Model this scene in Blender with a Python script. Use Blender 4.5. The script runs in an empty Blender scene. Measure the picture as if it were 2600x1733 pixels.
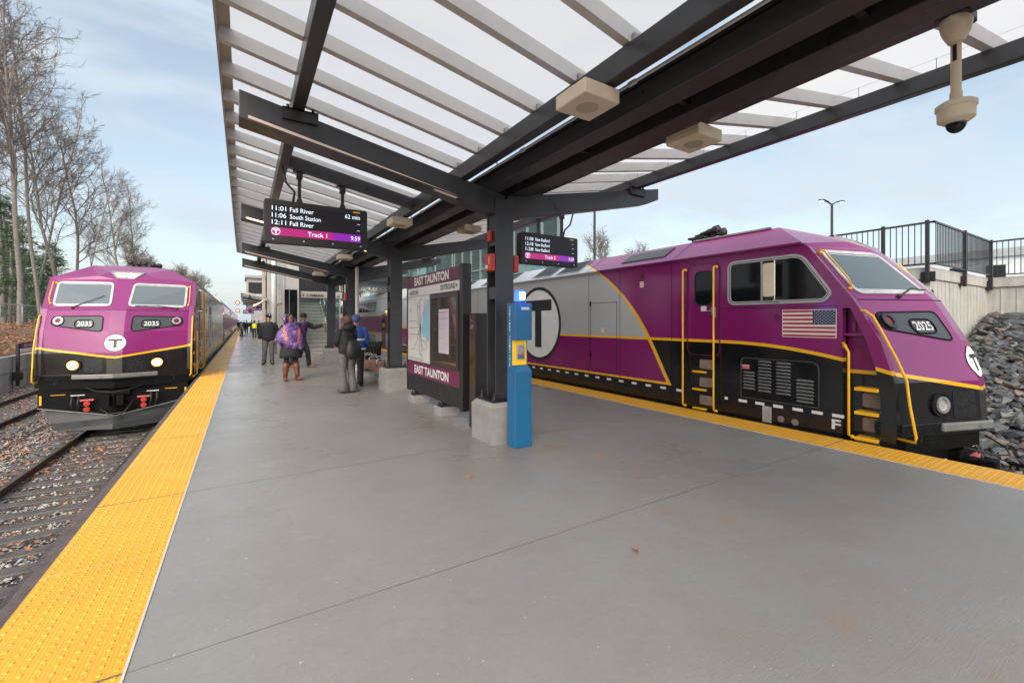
import bpy, bmesh, math, random
from math import sin, cos, pi, radians, atan, sqrt
from mathutils import Vector, Matrix, noise as mnoise
random.seed(7)
SC = bpy.context.scene
COL = SC.collection
# ------------------------------------------------------------------ camera
cam = bpy.data.cameras.new('camera'); CAM = bpy.data.objects.new('camera', cam); COL.objects.link(CAM)
CAM.location = (0, 0, 1.6); CAM.rotation_euler = (radians(90), 0, -atan(682/1100))
cam.sensor_width = 36; cam.lens = 36*1100/2600; cam.shift_y = -(866.5-815)/2600
cam.clip_start = 0.05; cam.clip_end = 1500
SC.camera = CAM
# ------------------------------------------------------------------ sky and light
W = bpy.data.worlds.new('World'); SC.world = W; W.use_nodes = True
nt = W.node_tree; nt.nodes.clear()
def nd(t, k, **kw):
    n = t.nodes.new(k)
    for a, b in kw.items(): setattr(n, a, b)
    return n
SUN_EL, SUN_AZ = radians(38), radians(215)
sky = nd(nt, 'ShaderNodeTexSky', sky_type='NISHITA'); sky.sun_disc = False
sky.sun_elevation = SUN_EL; sky.sun_rotation = SUN_AZ; sky.dust_density = 2.5; sky.ozone_density = 1.6; sky.air_density = 1.0
tc = nd(nt, 'ShaderNodeTexCoord')
mp = nd(nt, 'ShaderNodeMapping'); mp.inputs['Scale'].default_value = (1.0, 1.6, 3.4); mp.inputs['Rotation'].default_value = (0.1, 0.25, 0.5)
nz = nd(nt, 'ShaderNodeTexNoise'); nz.inputs['Scale'].default_value = 2.7; nz.inputs['Detail'].default_value = 7; nz.inputs['Roughness'].default_value = 0.52; nz.inputs['Distortion'].default_value = 0.35
cr = nd(nt, 'ShaderNodeValToRGB'); cr.color_ramp.elements[0].position = 0.40; cr.color_ramp.elements[1].position = 0.60
cr.color_ramp.elements[0].color = (.30, .30, .30, 1); cr.color_ramp.elements[1].color = (1, 1, 1, 1)
sep = nd(nt, 'ShaderNodeSeparateXYZ')
hz = nd(nt, 'ShaderNodeMapRange'); hz.inputs[1].default_value = 0.0; hz.inputs[2].default_value = 0.42; hz.inputs[3].default_value = 0.74; hz.inputs[4].default_value = 0.0
mx1 = nd(nt, 'ShaderNodeMath', operation='MAXIMUM')
mix = nd(nt, 'ShaderNodeMixRGB'); mix.inputs[2].default_value = (3.25, 3.72, 4.12, 1)
blue = nd(nt, 'ShaderNodeVectorMath', operation='MULTIPLY'); blue.inputs[1].default_value = (1.45, 1.28, 1.04)
# the overcast is brighter on the sun's side
dt = nd(nt, 'ShaderNodeVectorMath', operation='DOT_PRODUCT'); dt.inputs[1].default_value = (sin(SUN_AZ)*cos(SUN_EL), cos(SUN_AZ)*cos(SUN_EL), sin(SUN_EL))
br = nd(nt, 'ShaderNodeMapRange'); br.inputs[1].default_value = 0.15; br.inputs[2].default_value = 1.0; br.inputs[3].default_value = 1.0; br.inputs[4].default_value = 2.6
mul = nd(nt, 'ShaderNodeVectorMath', operation='SCALE')
bg = nd(nt, 'ShaderNodeBackground'); bg.inputs[1].default_value = 0.15
wo = nd(nt, 'ShaderNodeOutputWorld')
L = nt.links.new
L(tc.outputs['Generated'], mp.inputs[0]); L(mp.outputs[0], nz.inputs[0]); L(nz.outputs[0], cr.inputs[0])
L(tc.outputs['Generated'], sep.inputs[0]); L(sep.outputs[2], hz.inputs[0]); L(tc.outputs['Generated'], dt.inputs[0]); L(dt.outputs['Value'], br.inputs[0])
L(cr.outputs[0], mx1.inputs[0]); L(hz.outputs[0], mx1.inputs[1]); L(mx1.outputs[0], mix.inputs[0])
L(sky.outputs[0], blue.inputs[0]); L(blue.outputs[0], mix.inputs[1]); L(mix.outputs[0], mul.inputs[0]); L(br.outputs[0], mul.inputs[3]); L(mul.outputs[0], bg.inputs[0]); L(bg.outputs[0], wo.inputs[0])
sl = bpy.data.lights.new('sun', 'SUN'); sl.energy = 1.15; sl.angle = radians(35); sl.color = (1, .96, .9)
SUN = bpy.data.objects.new('sun', sl); COL.objects.link(SUN)
SUN.rotation_euler = Vector((sin(SUN_AZ)*cos(SUN_EL), cos(SUN_AZ)*cos(SUN_EL), sin(SUN_EL))).to_track_quat('Z', 'Y').to_euler()
SC.view_settings.view_transform = 'Standard'; SC.view_settings.look = 'None'
SC.view_settings.exposure = 0.57; SC.view_settings.gamma = 1
SC.cycles.max_bounces = 8; SC.cycles.transparent_max_bounces = 12

# ------------------------------------------------------------------ helpers
class MB:
    def __init__(s): s.v = []; s.f = []; s.m = []
    def face(s, pts, mi=0):
        b = len(s.v); s.v += [tuple(p) for p in pts]; s.f.append(tuple(range(b, b+len(pts)))); s.m.append(mi); return s
    def box(s, x0, x1, y0, y1, z0, z1, mi=0):
        b = len(s.v)
        s.v += [(x0,y0,z0),(x1,y0,z0),(x1,y1,z0),(x0,y1,z0),(x0,y0,z1),(x1,y0,z1),(x1,y1,z1),(x0,y1,z1)]
        for q in ((0,3,2,1),(4,5,6,7),(0,1,5,4),(1,2,6,5),(2,3,7,6),(3,0,4,7)): s.f.append(tuple(b+i for i in q)); s.m.append(mi)
        return s
    def prism(s, poly, axis, a, c, mi=0):
        # poly in the two remaining axes (in xyz order); extruded along axis from a to c
        def P(p, t):
            return {'x': (t, p[0], p[1]), 'y': (p[0], t, p[1]), 'z': (p[0], p[1], t)}[axis]
        b = len(s.v); n = len(poly)
        s.v += [P(p, a) for p in poly] + [P(p, c) for p in poly]
        s.f.append(tuple(b+i for i in range(n))); s.m.append(mi)
        s.f.append(tuple(b+n+i for i in reversed(range(n)))); s.m.append(mi)
        for i in range(n):
            j = (i+1) % n; s.f.append((b+i, b+n+i, b+n+j, b+j)); s.m.append(mi)
        return s
    def tube(s, pts, r, n=8, mi=0, cap=True, flat=1.0):
        pts = [Vector(p) for p in pts]; rs = r if isinstance(r, (list, tuple)) else [r]*len(pts)
        b = len(s.v); up = None
        for i, p in enumerate(pts):
            d = (pts[min(i+1, len(pts)-1)] - pts[max(i-1, 0)])
            d = d.normalized() if d.length > 1e-9 else Vector((0,0,1))
            if up is None: up = Vector((0,0,1)) if abs(d.z) < .9 else Vector((1,0,0))
            u = d.cross(up)
            if u.length < 1e-4: u = d.cross(Vector((0,1,0)))
            u.normalize(); w = u.cross(d).normalized(); up = w
            for k in range(n):
                a = 2*pi*k/n; s.v.append(tuple(p + u*(cos(a)*rs[i]) + w*(sin(a)*rs[i]*flat)))
        for i in range(len(pts)-1):
            for k in range(n):
                k2 = (k+1) % n; s.f.append((b+i*n+k, b+i*n+k2, b+(i+1)*n+k2, b+(i+1)*n+k)); s.m.append(mi)
        if cap:
            s.f.append(tuple(b+k for k in reversed(range(n)))); s.m.append(mi)
            e = b+(len(pts)-1)*n; s.f.append(tuple(e+k for k in range(n))); s.m.append(mi)
        return s
    def loft(s, rings, n=16, mi=0, fold=0, fk=7):
        # rings: (cx, cy, z, rx, ry)
        b = len(s.v)
        for i, (cx, cy, z, rx, ry) in enumerate(rings):
            for k in range(n):
                a = 2*pi*k/n; q = 1 + fold*sin(a*fk + i*.35)*(i/len(rings))
                s.v.append((cx+cos(a)*rx*q, cy+sin(a)*ry*q, z + fold*.25*sin(a*3+1.2)*(i/len(rings))))
        for i in range(len(rings)-1):
            for k in range(n):
                k2 = (k+1) % n; s.f.append((b+i*n+k, b+(i+1)*n+k, b+(i+1)*n+k2, b+i*n+k2)); s.m.append(mi)
        s.f.append(tuple(b+k for k in range(n))); s.m.append(mi)
        e = b+(len(rings)-1)*n; s.f.append(tuple(e+k for k in reversed(range(n)))); s.m.append(mi)
        return s
    def ball(s, c, rx, ry, rz, nu=12, nv=8, mi=0):
        b = len(s.v)
        for j in range(1, nv):
            t = pi*j/nv
            for k in range(nu):
                a = 2*pi*k/nu; s.v.append((c[0]+rx*sin(t)*cos(a), c[1]+ry*sin(t)*sin(a), c[2]+rz*cos(t)))
        s.v.append((c[0], c[1], c[2]+rz)); s.v.append((c[0], c[1], c[2]-rz)); T = len(s.v)-2
        for j in range(nv-2):
            for k in range(nu):
                k2 = (k+1) % nu; s.f.append((b+j*nu+k, b+(j+1)*nu+k, b+(j+1)*nu+k2, b+j*nu+k2)); s.m.append(mi)
        for k in range(nu):
            k2 = (k+1) % nu; s.f.append((T, b+k, b+k2)); s.m.append(mi); s.f.append((T+1, b+(nv-2)*nu+k2, b+(nv-2)*nu+k)); s.m.append(mi)
        return s
    def disc(s, c, nrm, r, n=20, t=0.01, mi=0, r2=None):
        c = Vector(c); nrm = Vector(nrm).normalized(); return s.tube([c, c+nrm*t], [r, r if r2 is None else r2], n, mi)
    def add(s, o, M=None):
        b = len(s.v); s.v += [tuple(M @ Vector(p)) if M else p for p in o.v]; s.f += [tuple(b+i for i in q) for q in o.f]; s.m += o.m; return s
    def build(s, name, mats, parent=None, smooth=False, bevel=0, fixn=True, sub=0, loc=None, ang=None):
        me = bpy.data.meshes.new(name); me.from_pydata(s.v, [], s.f)
        if not isinstance(mats, (list, tuple)): mats = [mats]
        for m in mats: me.materials.append(m)
        if len(mats) > 1: me.polygons.foreach_set('material_index', s.m)
        if fixn:
            bm = bmesh.new(); bm.from_mesh(me); bmesh.ops.recalc_face_normals(bm, faces=bm.faces); bm.to_mesh(me); bm.free()
        if smooth:
            me.polygons.foreach_set('use_smooth', [True]*len(me.polygons))
            if ang is not None: me.set_sharp_from_angle(angle=radians(ang))
        me.update()
        o = bpy.data.objects.new(name, me); COL.objects.link(o)
        if parent is not None: o.parent = parent
        if loc: o.location = loc
        if bevel:
            b = o.modifiers.new('bevel', 'BEVEL'); b.width = bevel; b.segments = 2; b.limit_method = 'ANGLE'; b.angle_limit = radians(40)
        if sub:
            b = o.modifiers.new('sub', 'SUBSURF'); b.levels = b.render_levels = sub
        return o
def tag(o, label=None, cat=None, group=None, kind=None):
    if label: o['label'] = label
    if cat: o['category'] = cat
    if group: o['group'] = group
    if kind: o['kind'] = kind
    return o
def thing(name, label, cat, loc=(0,0,0), rz=0, group=None):
    o = bpy.data.objects.new(name, None); COL.objects.link(o); o.location = loc; o.rotation_euler = (0,0,rz); o.empty_display_size = .2
    return tag(o, label, cat, group)
def copy_tree(o, parent=None):
    c = o.copy(); COL.objects.link(c); c.parent = parent
    for ch in list(o.children): copy_tree(ch, c)
    return c
def rrect(x0, x1, z0, z1, r, n=4):
    out = []
    for cx, cz, a0 in ((x1-r, z1-r, 0), (x0+r, z1-r, 90), (x0+r, z0+r, 180), (x1-r, z0+r, 270)):
        for k in range(n+1):
            a = radians(a0+90*k/n); out.append((cx+r*cos(a), cz+r*sin(a)))
    return out
def rpoly(pts, r, n=4):
    # rounded polygon; r scalar or list
    out = []; N = len(pts)
    for i in range(N):
        p = Vector(pts[i]); a = (Vector(pts[i-1])-p); b = (Vector(pts[(i+1) % N])-p)
        rr = r[i] if isinstance(r, (list, tuple)) else r
        ra = min(rr, a.length*.45, b.length*.45); A = p+a.normalized()*ra; B = p+b.normalized()*ra
        for k in range(n+1):
            t = k/n; out.append(tuple(A*(1-t)**2 + p*2*t*(1-t) + B*t*t))
    return out
def ring(mb, outer, inner, f0, f1, mi=0):
    # frame between two loops of equal count; f0 maps 2D to back 3D, f1 to front 3D
    n = len(outer); b = len(mb.v)
    mb.v += [tuple(f0(*p)) for p in outer] + [tuple(f1(*p)) for p in outer] + [tuple(f1(*p)) for p in inner] + [tuple(f0(*p)) for p in inner]
    for i in range(n):
        j = (i+1) % n
        for A, B in ((0, 1), (1, 2), (2, 3)):
            mb.f.append((b+A*n+i, b+A*n+j, b+B*n+j, b+B*n+i)); mb.m.append(mi)
def inset(pts, d):
    N = len(pts); out = []; V = [Vector(p) for p in pts]
    area = sum(V[i].x*V[(i+1) % N].y - V[(i+1) % N].x*V[i].y for i in range(N)); sg = 1 if area > 0 else -1
    for i in range(N):
        a = (V[i]-V[i-1]); b = (V[(i+1) % N]-V[i])
        if a.length < 1e-7: a = b
        if b.length < 1e-7: b = a
        na = Vector((-a.y, a.x)).normalized()*sg; nb = Vector((-b.y, b.x)).normalized()*sg
        m = na+nb; m = m.normalized() if m.length > 1e-6 else na
        out.append(tuple(V[i] + m*d/max(.5, m.dot(na))))
    return out
_tc = {}
def text2d(s, off=0.0):
    key = (s, off)
    if key in _tc: return _tc[key]
    cu = bpy.data.curves.new('t', 'FONT'); cu.body = s; cu.size = 1; cu.offset = off; cu.resolution_u = 3; cu.fill_mode = 'FRONT'
    ob = bpy.data.objects.new('t', cu); COL.objects.link(ob)
    me = bpy.data.meshes.new_from_object(ob.evaluated_get(bpy.context.evaluated_depsgraph_get()))
    v = [(p.co.x, p.co.y) for p in me.vertices]; f = [tuple(p.vertices) for p in me.polygons]
    bpy.data.objects.remove(ob); bpy.data.curves.remove(cu); bpy.data.meshes.remove(me)
    x0 = min(p[0] for p in v); x1 = max(p[0] for p in v)
    v = [((p[0]-x0)/(x1-x0), p[1]) for p in v]
    _tc[key] = (v, f, x1-x0); return _tc[key]
CAP = 0.692
def text(mb, s, w, h, f, mi=0, off=0.0, x0=0.0, z0=0.0):
    """letters w wide (None = natural) and cap height h, mapped through f(u, v) to 3D"""
    v, fc, nw = text2d(s, off)
    if w is None: w = nw*h/CAP
    b = len(mb.v); mb.v += [tuple(f(x0+p[0]*w, z0+p[1]*h/CAP)) for p in v]
    for q in fc: mb.f.append(tuple(b+i for i in q)); mb.m.append(mi)
    return w

# ------------------------------------------------------------------ materials
def rgb(r, g, b):
    f = lambda c: (c/255/12.92) if c/255 <= .04045 else ((c/255+.055)/1.055)**2.4
    return (f(r), f(g), f(b), 1)
def M(name, col, rough=.5, metal=0, var=.12, vs=3.0, rv=.1, bump=0, bs=60, emit=0, ecol=None, coat=0, spec=.5, det=4, obj=True, alpha=1, mottle=None):
    m = bpy.data.materials.new(name); m.use_nodes = True; t = m.node_tree; p = t.nodes['Principled BSDF']
    c = col if len(col) == 4 else (*col, 1)
    p.inputs['Roughness'].default_value = rough; p.inputs['Metallic'].default_value = metal
    p.inputs['Specular IOR Level'].default_value = spec; p.inputs['Base Color'].default_value = c
    if coat: p.inputs['Coat Weight'].default_value = coat; p.inputs['Coat Roughness'].default_value = .08
    co = t.nodes.new('ShaderNodeTexCoord').outputs['Object']
    if var or rv:
        n = t.nodes.new('ShaderNodeTexNoise'); n.inputs['Scale'].default_value = vs; n.inputs['Detail'].default_value = det; n.inputs['Roughness'].default_value = .65
        t.links.new(co, n.inputs[0])
    if var:
        r = t.nodes.new('ShaderNodeMapRange'); r.inputs[1].default_value = .3; r.inputs[2].default_value = .7; r.inputs[3].default_value = 1-var; r.inputs[4].default_value = 1+var
        t.links.new(n.outputs[0], r.inputs[0])
        x = t.nodes.new('ShaderNodeVectorMath'); x.operation = 'SCALE'; x.inputs[0].default_value = c[:3]
        t.links.new(r.outputs[0], x.inputs[3]); t.links.new(x.outputs[0], p.inputs['Base Color'])
    if rv:
        r = t.nodes.new('ShaderNodeMapRange'); r.inputs[1].default_value = .3; r.inputs[2].default_value = .7; r.inputs[3].default_value = max(.02, rough-rv); r.inputs[4].default_value = min(1, rough+rv)
        t.links.new(n.outputs[0], r.inputs[0]); t.links.new(r.outputs[0], p.inputs['Roughness'])
    if bump:
        n2 = t.nodes.new('ShaderNodeTexNoise'); n2.inputs['Scale'].default_value = bs; n2.inputs['Detail'].default_value = 3
        t.links.new(co, n2.inputs[0]); b = t.nodes.new('ShaderNodeBump'); b.inputs['Strength'].default_value = bump; b.inputs['Distance'].default_value = .01
        t.links.new(n2.outputs[0], b.inputs['Height']); t.links.new(b.outputs[0], p.inputs['Normal'])
    if emit:
        p.inputs['Emission Color'].default_value = ecol or c; p.inputs['Emission Strength'].default_value = emit
    return m
class E:
    """tiny node-expression helper"""
    def __init__(s, t, sock): s.t = t; s.o = sock
    def _op(s, op, b=None, c=None):
        n = s.t.nodes.new('ShaderNodeMath'); n.operation = op; s.t.links.new(s.o, n.inputs[0])
        for i, x in ((1, b), (2, c)):
            if x is None: continue
            if isinstance(x, E): s.t.links.new(x.o, n.inputs[i])
            else: n.inputs[i].default_value = x
        return E(s.t, n.outputs[0])
    def __add__(s, b): return s._op('ADD', b)
    def __sub__(s, b): return s._op('SUBTRACT', b)
    def __mul__(s, b): return s._op('MULTIPLY', b)
    def __truediv__(s, b): return s._op('DIVIDE', b)
    def gt(s, b): return s._op('GREATER_THAN', b)
    def lt(s, b): return s._op('LESS_THAN', b)
    def abs(s): return s._op('ABSOLUTE')
    def max(s, b): return s._op('MAXIMUM', b)
    def min(s, b): return s._op('MINIMUM', b)
    def pow(s, b): return s._op('POWER', b)
    def mod(s, b): return s._op('FLOORED_MODULO', b)
    def inv(s): return (s*-1)+1
def mixc(t, fac, a, b):
    n = t.nodes.new('ShaderNodeMixRGB'); t.links.new(fac.o if isinstance(fac, E) else fac, n.inputs[0])
    for i, x in ((1, a), (2, b)):
        if isinstance(x, tuple): n.inputs[i].default_value = x if len(x) == 4 else (*x, 1)
        else: t.links.new(x, n.inputs[i])
    return n.outputs[0]
def noise(t, co, scale, det=4, rough=.6, lo=None, hi=None, sc=None):
    if sc:
        mpn = t.nodes.new('ShaderNodeMapping'); mpn.inputs['Scale'].default_value = sc; t.links.new(co, mpn.inputs[0]); co = mpn.outputs[0]
    n = t.nodes.new('ShaderNodeTexNoise'); n.inputs['Scale'].default_value = scale; n.inputs['Detail'].default_value = det; n.inputs['Roughness'].default_value = rough
    t.links.new(co, n.inputs[0])
    if lo is None: return E(t, n.outputs[0])
    r = t.nodes.new('ShaderNodeMapRange'); r.inputs[1].default_value = lo; r.inputs[2].default_value = hi; t.links.new(n.outputs[0], r.inputs[0]); return E(t, r.outputs[0])
def base(name, rough=.5):
    m = bpy.data.materials.new(name); m.use_nodes = True; t = m.node_tree; p = t.nodes['Principled BSDF']; p.inputs['Roughness'].default_value = rough
    co = t.nodes.new('ShaderNodeTexCoord').outputs['Object']; s = t.nodes.new('ShaderNodeSeparateXYZ'); t.links.new(co, s.inputs[0])
    return m, t, p, co, E(t, s.outputs[0]), E(t, s.outputs[1]), E(t, s.outputs[2])
def bump(t, p, h, dist=.01, st=1.0):
    b = t.nodes.new('ShaderNodeBump'); b.inputs['Distance'].default_value = dist; b.inputs['Strength'].default_value = st
    t.links.new(h.o, b.inputs['Height']); t.links.new(b.outputs[0], p.inputs['Normal'])
def island(name, cols, rough=.6, spec=.5):
    m = bpy.data.materials.new(name); m.use_nodes = True; t = m.node_tree; p = t.nodes['Principled BSDF']
    g = t.nodes.new('ShaderNodeNewGeometry'); r = t.nodes.new('ShaderNodeValToRGB'); r.color_ramp.interpolation = 'LINEAR'
    e = r.color_ramp.elements
    while len(e) < len(cols): e.new(.5)
    for i, c in enumerate(cols): e[i].position = i/(len(cols)-1); e[i].color = (*c, 1) if len(c) == 3 else c
    t.links.new(g.outputs['Random Per Island'], r.inputs[0]); t.links.new(r.outputs[0], p.inputs['Base Color'])
    p.inputs['Roughness'].default_value = rough; p.inputs['Specular IOR Level'].default_value = spec
    return m
def ys(x, z):  # placeholder
    return 0
JY0, JDY = 2.60, 2.44
def mat_concrete():
    m, t, p, co, X, Y, Z = base('platform_concrete')
    br_ = noise(t, co, 14, 3, .7, sc=(.6, 9, 1))
    n1 = noise(t, co, .35, 5, .6, .3, .7); n2 = noise(t, co, 2.2, 5, .7, .35, .7); n3 = noise(t, co, 90, 2, .5)
    c = mixc(t, n1, (.195, .186, .172), (.255, .245, .229)); c = mixc(t, n2*.5, c, (.185, .17, .15)); n5 = noise(t, co, 24, 3, .7, .35, .7); c = mixc(t, n5*.16, c, (.12, .11, .10))
    # rusty and muddy stains round the posts and along the middle
    st = noise(t, co, 1.1, 6, .68, .48, .74); mid = ((X-3.0).abs()*(-.55)+1.15).max(0).min(1)
    c = mixc(t, st*mid*.6, c, (.23, .165, .115))
    rs = noise(t, co, 3.1, 3, .6, .60, .74); c = mixc(t, rs*mid*.4, c, (.27, .15, .08))
    def spot(x, y, rx, ry, col, st, c):
        k_ = noise(t, co, 4.5, 4, .7); e_ = (((X-x)/rx).pow(2.0)+((Y-y)/ry).pow(2.0)).pow(.5)+k_*1.5
        return mixc(t, ((e_*-1)+1.75).max(0).min(1)*st, c, col)
    for a_ in ((3.25, 4.42, .42, .22, (.22, .10, .04), .8), (3.0, 4.35, 1.1, .55, (.19, .14, .10), .6), (3.62, 3.85, .16, .07, (.36, .16, .08), .7), (2.35, 6.2, .7, .5, (.17, .14, .115), .6), (2.4, 7.9, .8, .4, (.18, .145, .12), .5), (1.9, 9.3, 1.3, .35, (.19, .155, .13), .5), (4.4, 3.3, .5, .25, (.24, .19, .155), .5)):
        c = spot(*a_, c)
    # wet footprints and scuffs
    sc = noise(t, co, 6.0, 4, .7, .58, .68, sc=(1, 2.4, 1)); c = mixc(t, sc*.35, c, (.18, .175, .165))
    sp = noise(t, co, 38, 2, .5, .73, .76); c = mixc(t, sp*.6, c, (.6, .6, .58))
    # joints
    wob = noise(t, co, 1.7, 3, .6)*.03+noise(t, co, 11, 4, .7)*.010
    d = ((Y-JY0+JDY/2+wob-.02).mod(JDY)-JDY/2).abs(); jl = (d-Y.gt(3.8)*.0045).lt(.0055); c = mixc(t, jl*(noise(t, co, .9, 3, .6, .35, .65)*.45+.5), c, (.10, .09, .072))
    gr = noise(t, co, 260, 2, .5); c = mixc(t, gr*.12, c, (.5, .5, .48))
    t.links.new(c, p.inputs['Base Color'])
    wet = noise(t, co, .5, 4, .6, .35, .65); edge = ((X-.9)*-.35).max(0).min(.5)
    r = (wet*-.14+.36)-edge*.22; r2 = r+gr*.05
    t.links.new(r2.max(.17).o, p.inputs['Roughness']); p.inputs['Specular IOR Level'].default_value = .5
    bump(t, p, n3*.25+gr*.25+br_*.5-jl*3.0, .004, .6)
    return m
def mat_tactile():
    m, t, p, co, X, Y, Z = base('tactile_yellow', .42)
    n1 = noise(t, co, 1.2, 4, .6, .3, .7); c = mixc(t, n1, (.66, .315, .018), (.74, .38, .028))
    rb = ((X*60).mod(1.0)-.5).abs()*2
    c = mixc(t, rb*.12, c, (.55, .26, .02))
    d = noise(t, co, 5, 5, .7, .48, .72); c = mixc(t, d*.42, c, (.50, .27, .05))
    tj = ((Y-JY0+.61).mod(1.22)-.61).abs().lt(.006); c = mixc(t, tj*.55, c, (.75, .50, .22))
    jj = ((Y-JY0+JDY/2).mod(JDY)-JDY/2).abs().lt(.008); c = mixc(t, jj*.9, c, (.10, .08, .05))
    t.links.new(c, p.inputs['Base Color']); bump(t, p, rb*.5-tj*2-jj*3, .003, .6)
    r = noise(t, co, .6, 3, .6, .35, .65)*-.14+.52; t.links.new(r.o, p.inputs['Roughness']); return m
DARK = M('dark_steel', rgb(51, 52, 56), .36, .0, .14, 5, .1, bump=.05, bs=220)
DARK2 = M('black_paint', rgb(32, 31, 33), .38, 0, .15, 4)
GALV = M('pale_joist_steel', (.56, .56, .565), .45, .1, .08, 2.5)
BEIGE = M('beige_edge_metal', (.40, .355, .31), .5, 0, .08)
CREAM = M('cream_plastic', rgb(212, 198, 176), .5, 0, .06, 4)
WHITE = M('white_paint', (.72, .72, .72), .4, 0, .05)
YEL = M('yellow_paint', (.80, .42, .012), .35, 0, .12, 8)
CONC = M('pedestal_concrete', (.25, .245, .23), .6, 0, .16, 5, .1, bump=.15, bs=70)
STEEL = M('stainless', (.52, .52, .52), .3, .9, .1, 6)
GREYM = M('grey_metal', (.30, .30, .30), .45, .4, .12)
RUBBER = M('black_rubber', (.014, .014, .014), .6, 0, .1)
GLASSD = M('dark_glass', (.008, .009, .010), .07, 0, .0, rv=0, spec=.32)
RED = M('red_paint', (.42, .028, .02), .4, 0, .1)
BLUEB = M('blue_paint', (.004, .11, .25), .32, 0, .03, 2, .03, coat=.3)
PURP = M('sign_purple', (.10, .010, .042), .4, 0, .05)
ROCKM = island('riprap_stone', [(.02,.022,.023),(.06,.066,.07),(.035,.038,.04),(.10,.10,.097),(.048,.052,.055),(.045,.05,.053),(.13,.095,.07),(.03,.033,.036),(.085,.09,.094),(.05,.055,.06)], .42)
LEAFM = island('dead_leaf', [(.30,.10,.04),(.40,.16,.07),(.20,.08,.04),(.48,.24,.12),(.28,.12,.06)], .6)
BALM = island('ballast_stone', [(.15,.15,.14),(.34,.34,.32),(.09,.09,.085),(.26,.25,.235),(.44,.44,.42),(.27,.17,.11),(.18,.20,.19)], .5)
BARK = M('grey_bark', (.20, .175, .155), .85, 0, .35, 6, bump=.5, bs=25)
TWIG = M('twig_bark', (.15, .128, .112), .85, 0, .3, 2)
PINE = island('pine_needles', [(.025,.065,.02),(.05,.11,.035),(.035,.08,.03),(.075,.13,.045)], .6)
# ================================================================== SETTING
def struct(mb, name, mat, **k):
    return tag(mb.build(name, mat, **k), kind='structure')
def mat_ground():
    m, t, p, co, X, Y, Z = base('ballast_ground', .75)
    v = t.nodes.new('ShaderNodeTexVoronoi'); v.inputs['Scale'].default_value = 17; t.links.new(co, v.inputs[0])
    r = t.nodes.new('ShaderNodeValToRGB'); e = r.color_ramp.elements; e[0].color = (.05,.05,.045,1); e[1].color = (.26,.255,.24,1)
    s = t.nodes.new('ShaderNodeSeparateXYZ'); t.links.new(v.outputs['Color'], s.inputs[0]); t.links.new(s.outputs[0], r.inputs[0])
    c = mixc(t, E(t, v.outputs['Distance'])*9-.1, r.outputs[0], (.03,.03,.027))
    lf = noise(t, co, .55, 5, .7, .46, .58); lf2 = noise(t, co, 19, 2, .5, .42, .52); c = mixc(t, lf*lf2*.85, c, (.21,.09,.045))
    t.links.new(c, p.inputs['Base Color']); bump(t, p, E(t, v.outputs['Distance'])*-1, .03, .9); return m
def mat_leafslope():
    m, t, p, co, X, Y, Z = base('leaf_litter', .8)
    a = noise(t, co, 9, 5, .7, .3, .7); b = noise(t, co, .5, 4, .6, .4, .6)
    c = mixc(t, a, (.10,.05,.028), (.27,.135,.07)); c = mixc(t, b*.6, c, (.22,.17,.09)); t.links.new(c, p.inputs['Base Color'])
    bump(t, p, a, .05, .8); return m
GZ = -1.45
g = MB(); g.face([(-500,-60,GZ),(900,-60,GZ),(900,1200,GZ),(-500,1200,GZ)]); struct(g, 'ground', mat_ground(), fixn=False)
# ballast beds (shoulders) under the tracks
bed = MB()
for xc in (-2.75, -6.45, 8.62):
    bed.prism([(xc-2.1, GZ+.004), (xc-1.45, GZ+.05), (xc+1.45, GZ+.05), (xc+2.1, GZ+.004)], 'y', -6, 240)
struct(bed, 'ballast_bed', mat_ground())
# hillside on the left, above the retaining wall
hs = MB(); N = 60
prof = [(-8.75, .02), (-9.6, .35), (-11, 1.05), (-13, 1.3), (-17, 1.45), (-30, 2.4), (-140, 7)]
ysl = [-20+4*i for i in range(N)] + [260, 400]
for y in ysl:
    for i, (x, z) in enumerate(prof): hs.v.append((x + (.5*mnoise.noise((y*.12, i, 0)) if 0 < i < 5 else 0), y, z + (.25*mnoise.noise((y*.2, i*3.1, 2)) if i else 0)))
k = len(prof)
for j in range(len(ysl)-1):
    for i in range(k-1): hs.f.append((j*k+i, j*k+i+1, (j+1)*k+i+1, (j+1)*k+i)); hs.m.append(0)
struct(hs, 'hillside', mat_leafslope(), smooth=True)
# platform slab
PLAT = mat_concrete(); TACT = mat_tactile()
s = MB(); s.box(-1.06, 6.90, -6, 165, -1.449, -.022); struct(s, 'platform_base', M('platform_edge_concrete', (.22,.21,.20), .8, 0, .2))
s = MB(); s.box(-.46, 6.29, -6, 165, -.03, 0); struct(s, 'platform_pavement', PLAT)
def tactile(x0, x1, name, yn):
    s = MB(); s.box(x0, x1, -6, 165, -.026, .0035)
    y = .4
    while y < yn:
        for i in range(10):
            cx = x0+.032+.0606*i; b = len(s.v); nn = 6
            for k2 in range(nn): a = 2*pi*k2/nn; s.v.append((cx+.0125*cos(a), y+.0125*sin(a), .0035))
            for k2 in range(nn): a = 2*pi*k2/nn; s.v.append((cx+.0075*cos(a), y+.0075*sin(a), .0085))
            for k2 in range(nn): q = (k2+1) % nn; s.f.append((b+k2, b+q, b+nn+q, b+nn+k2)); s.m.append(0)
            s.f.append(tuple(b+nn+k2 for k2 in range(nn))); s.m.append(0)
        y += .0606
    return struct(s, name, TACT, fixn=False)
tactile(-1.07, -.466, 'tactile_strip', 17); tactile(6.296, 6.905, 'tactile_strip', 11)
s = MB(); s.box(-.466, -.455, -6, 165, -.02, .005); s.box(6.286, 6.296, -6, 165, -.02, .005); struct(s, 'edge_joint', M('joint_sealant', (.55,.47,.42), .6))
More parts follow.
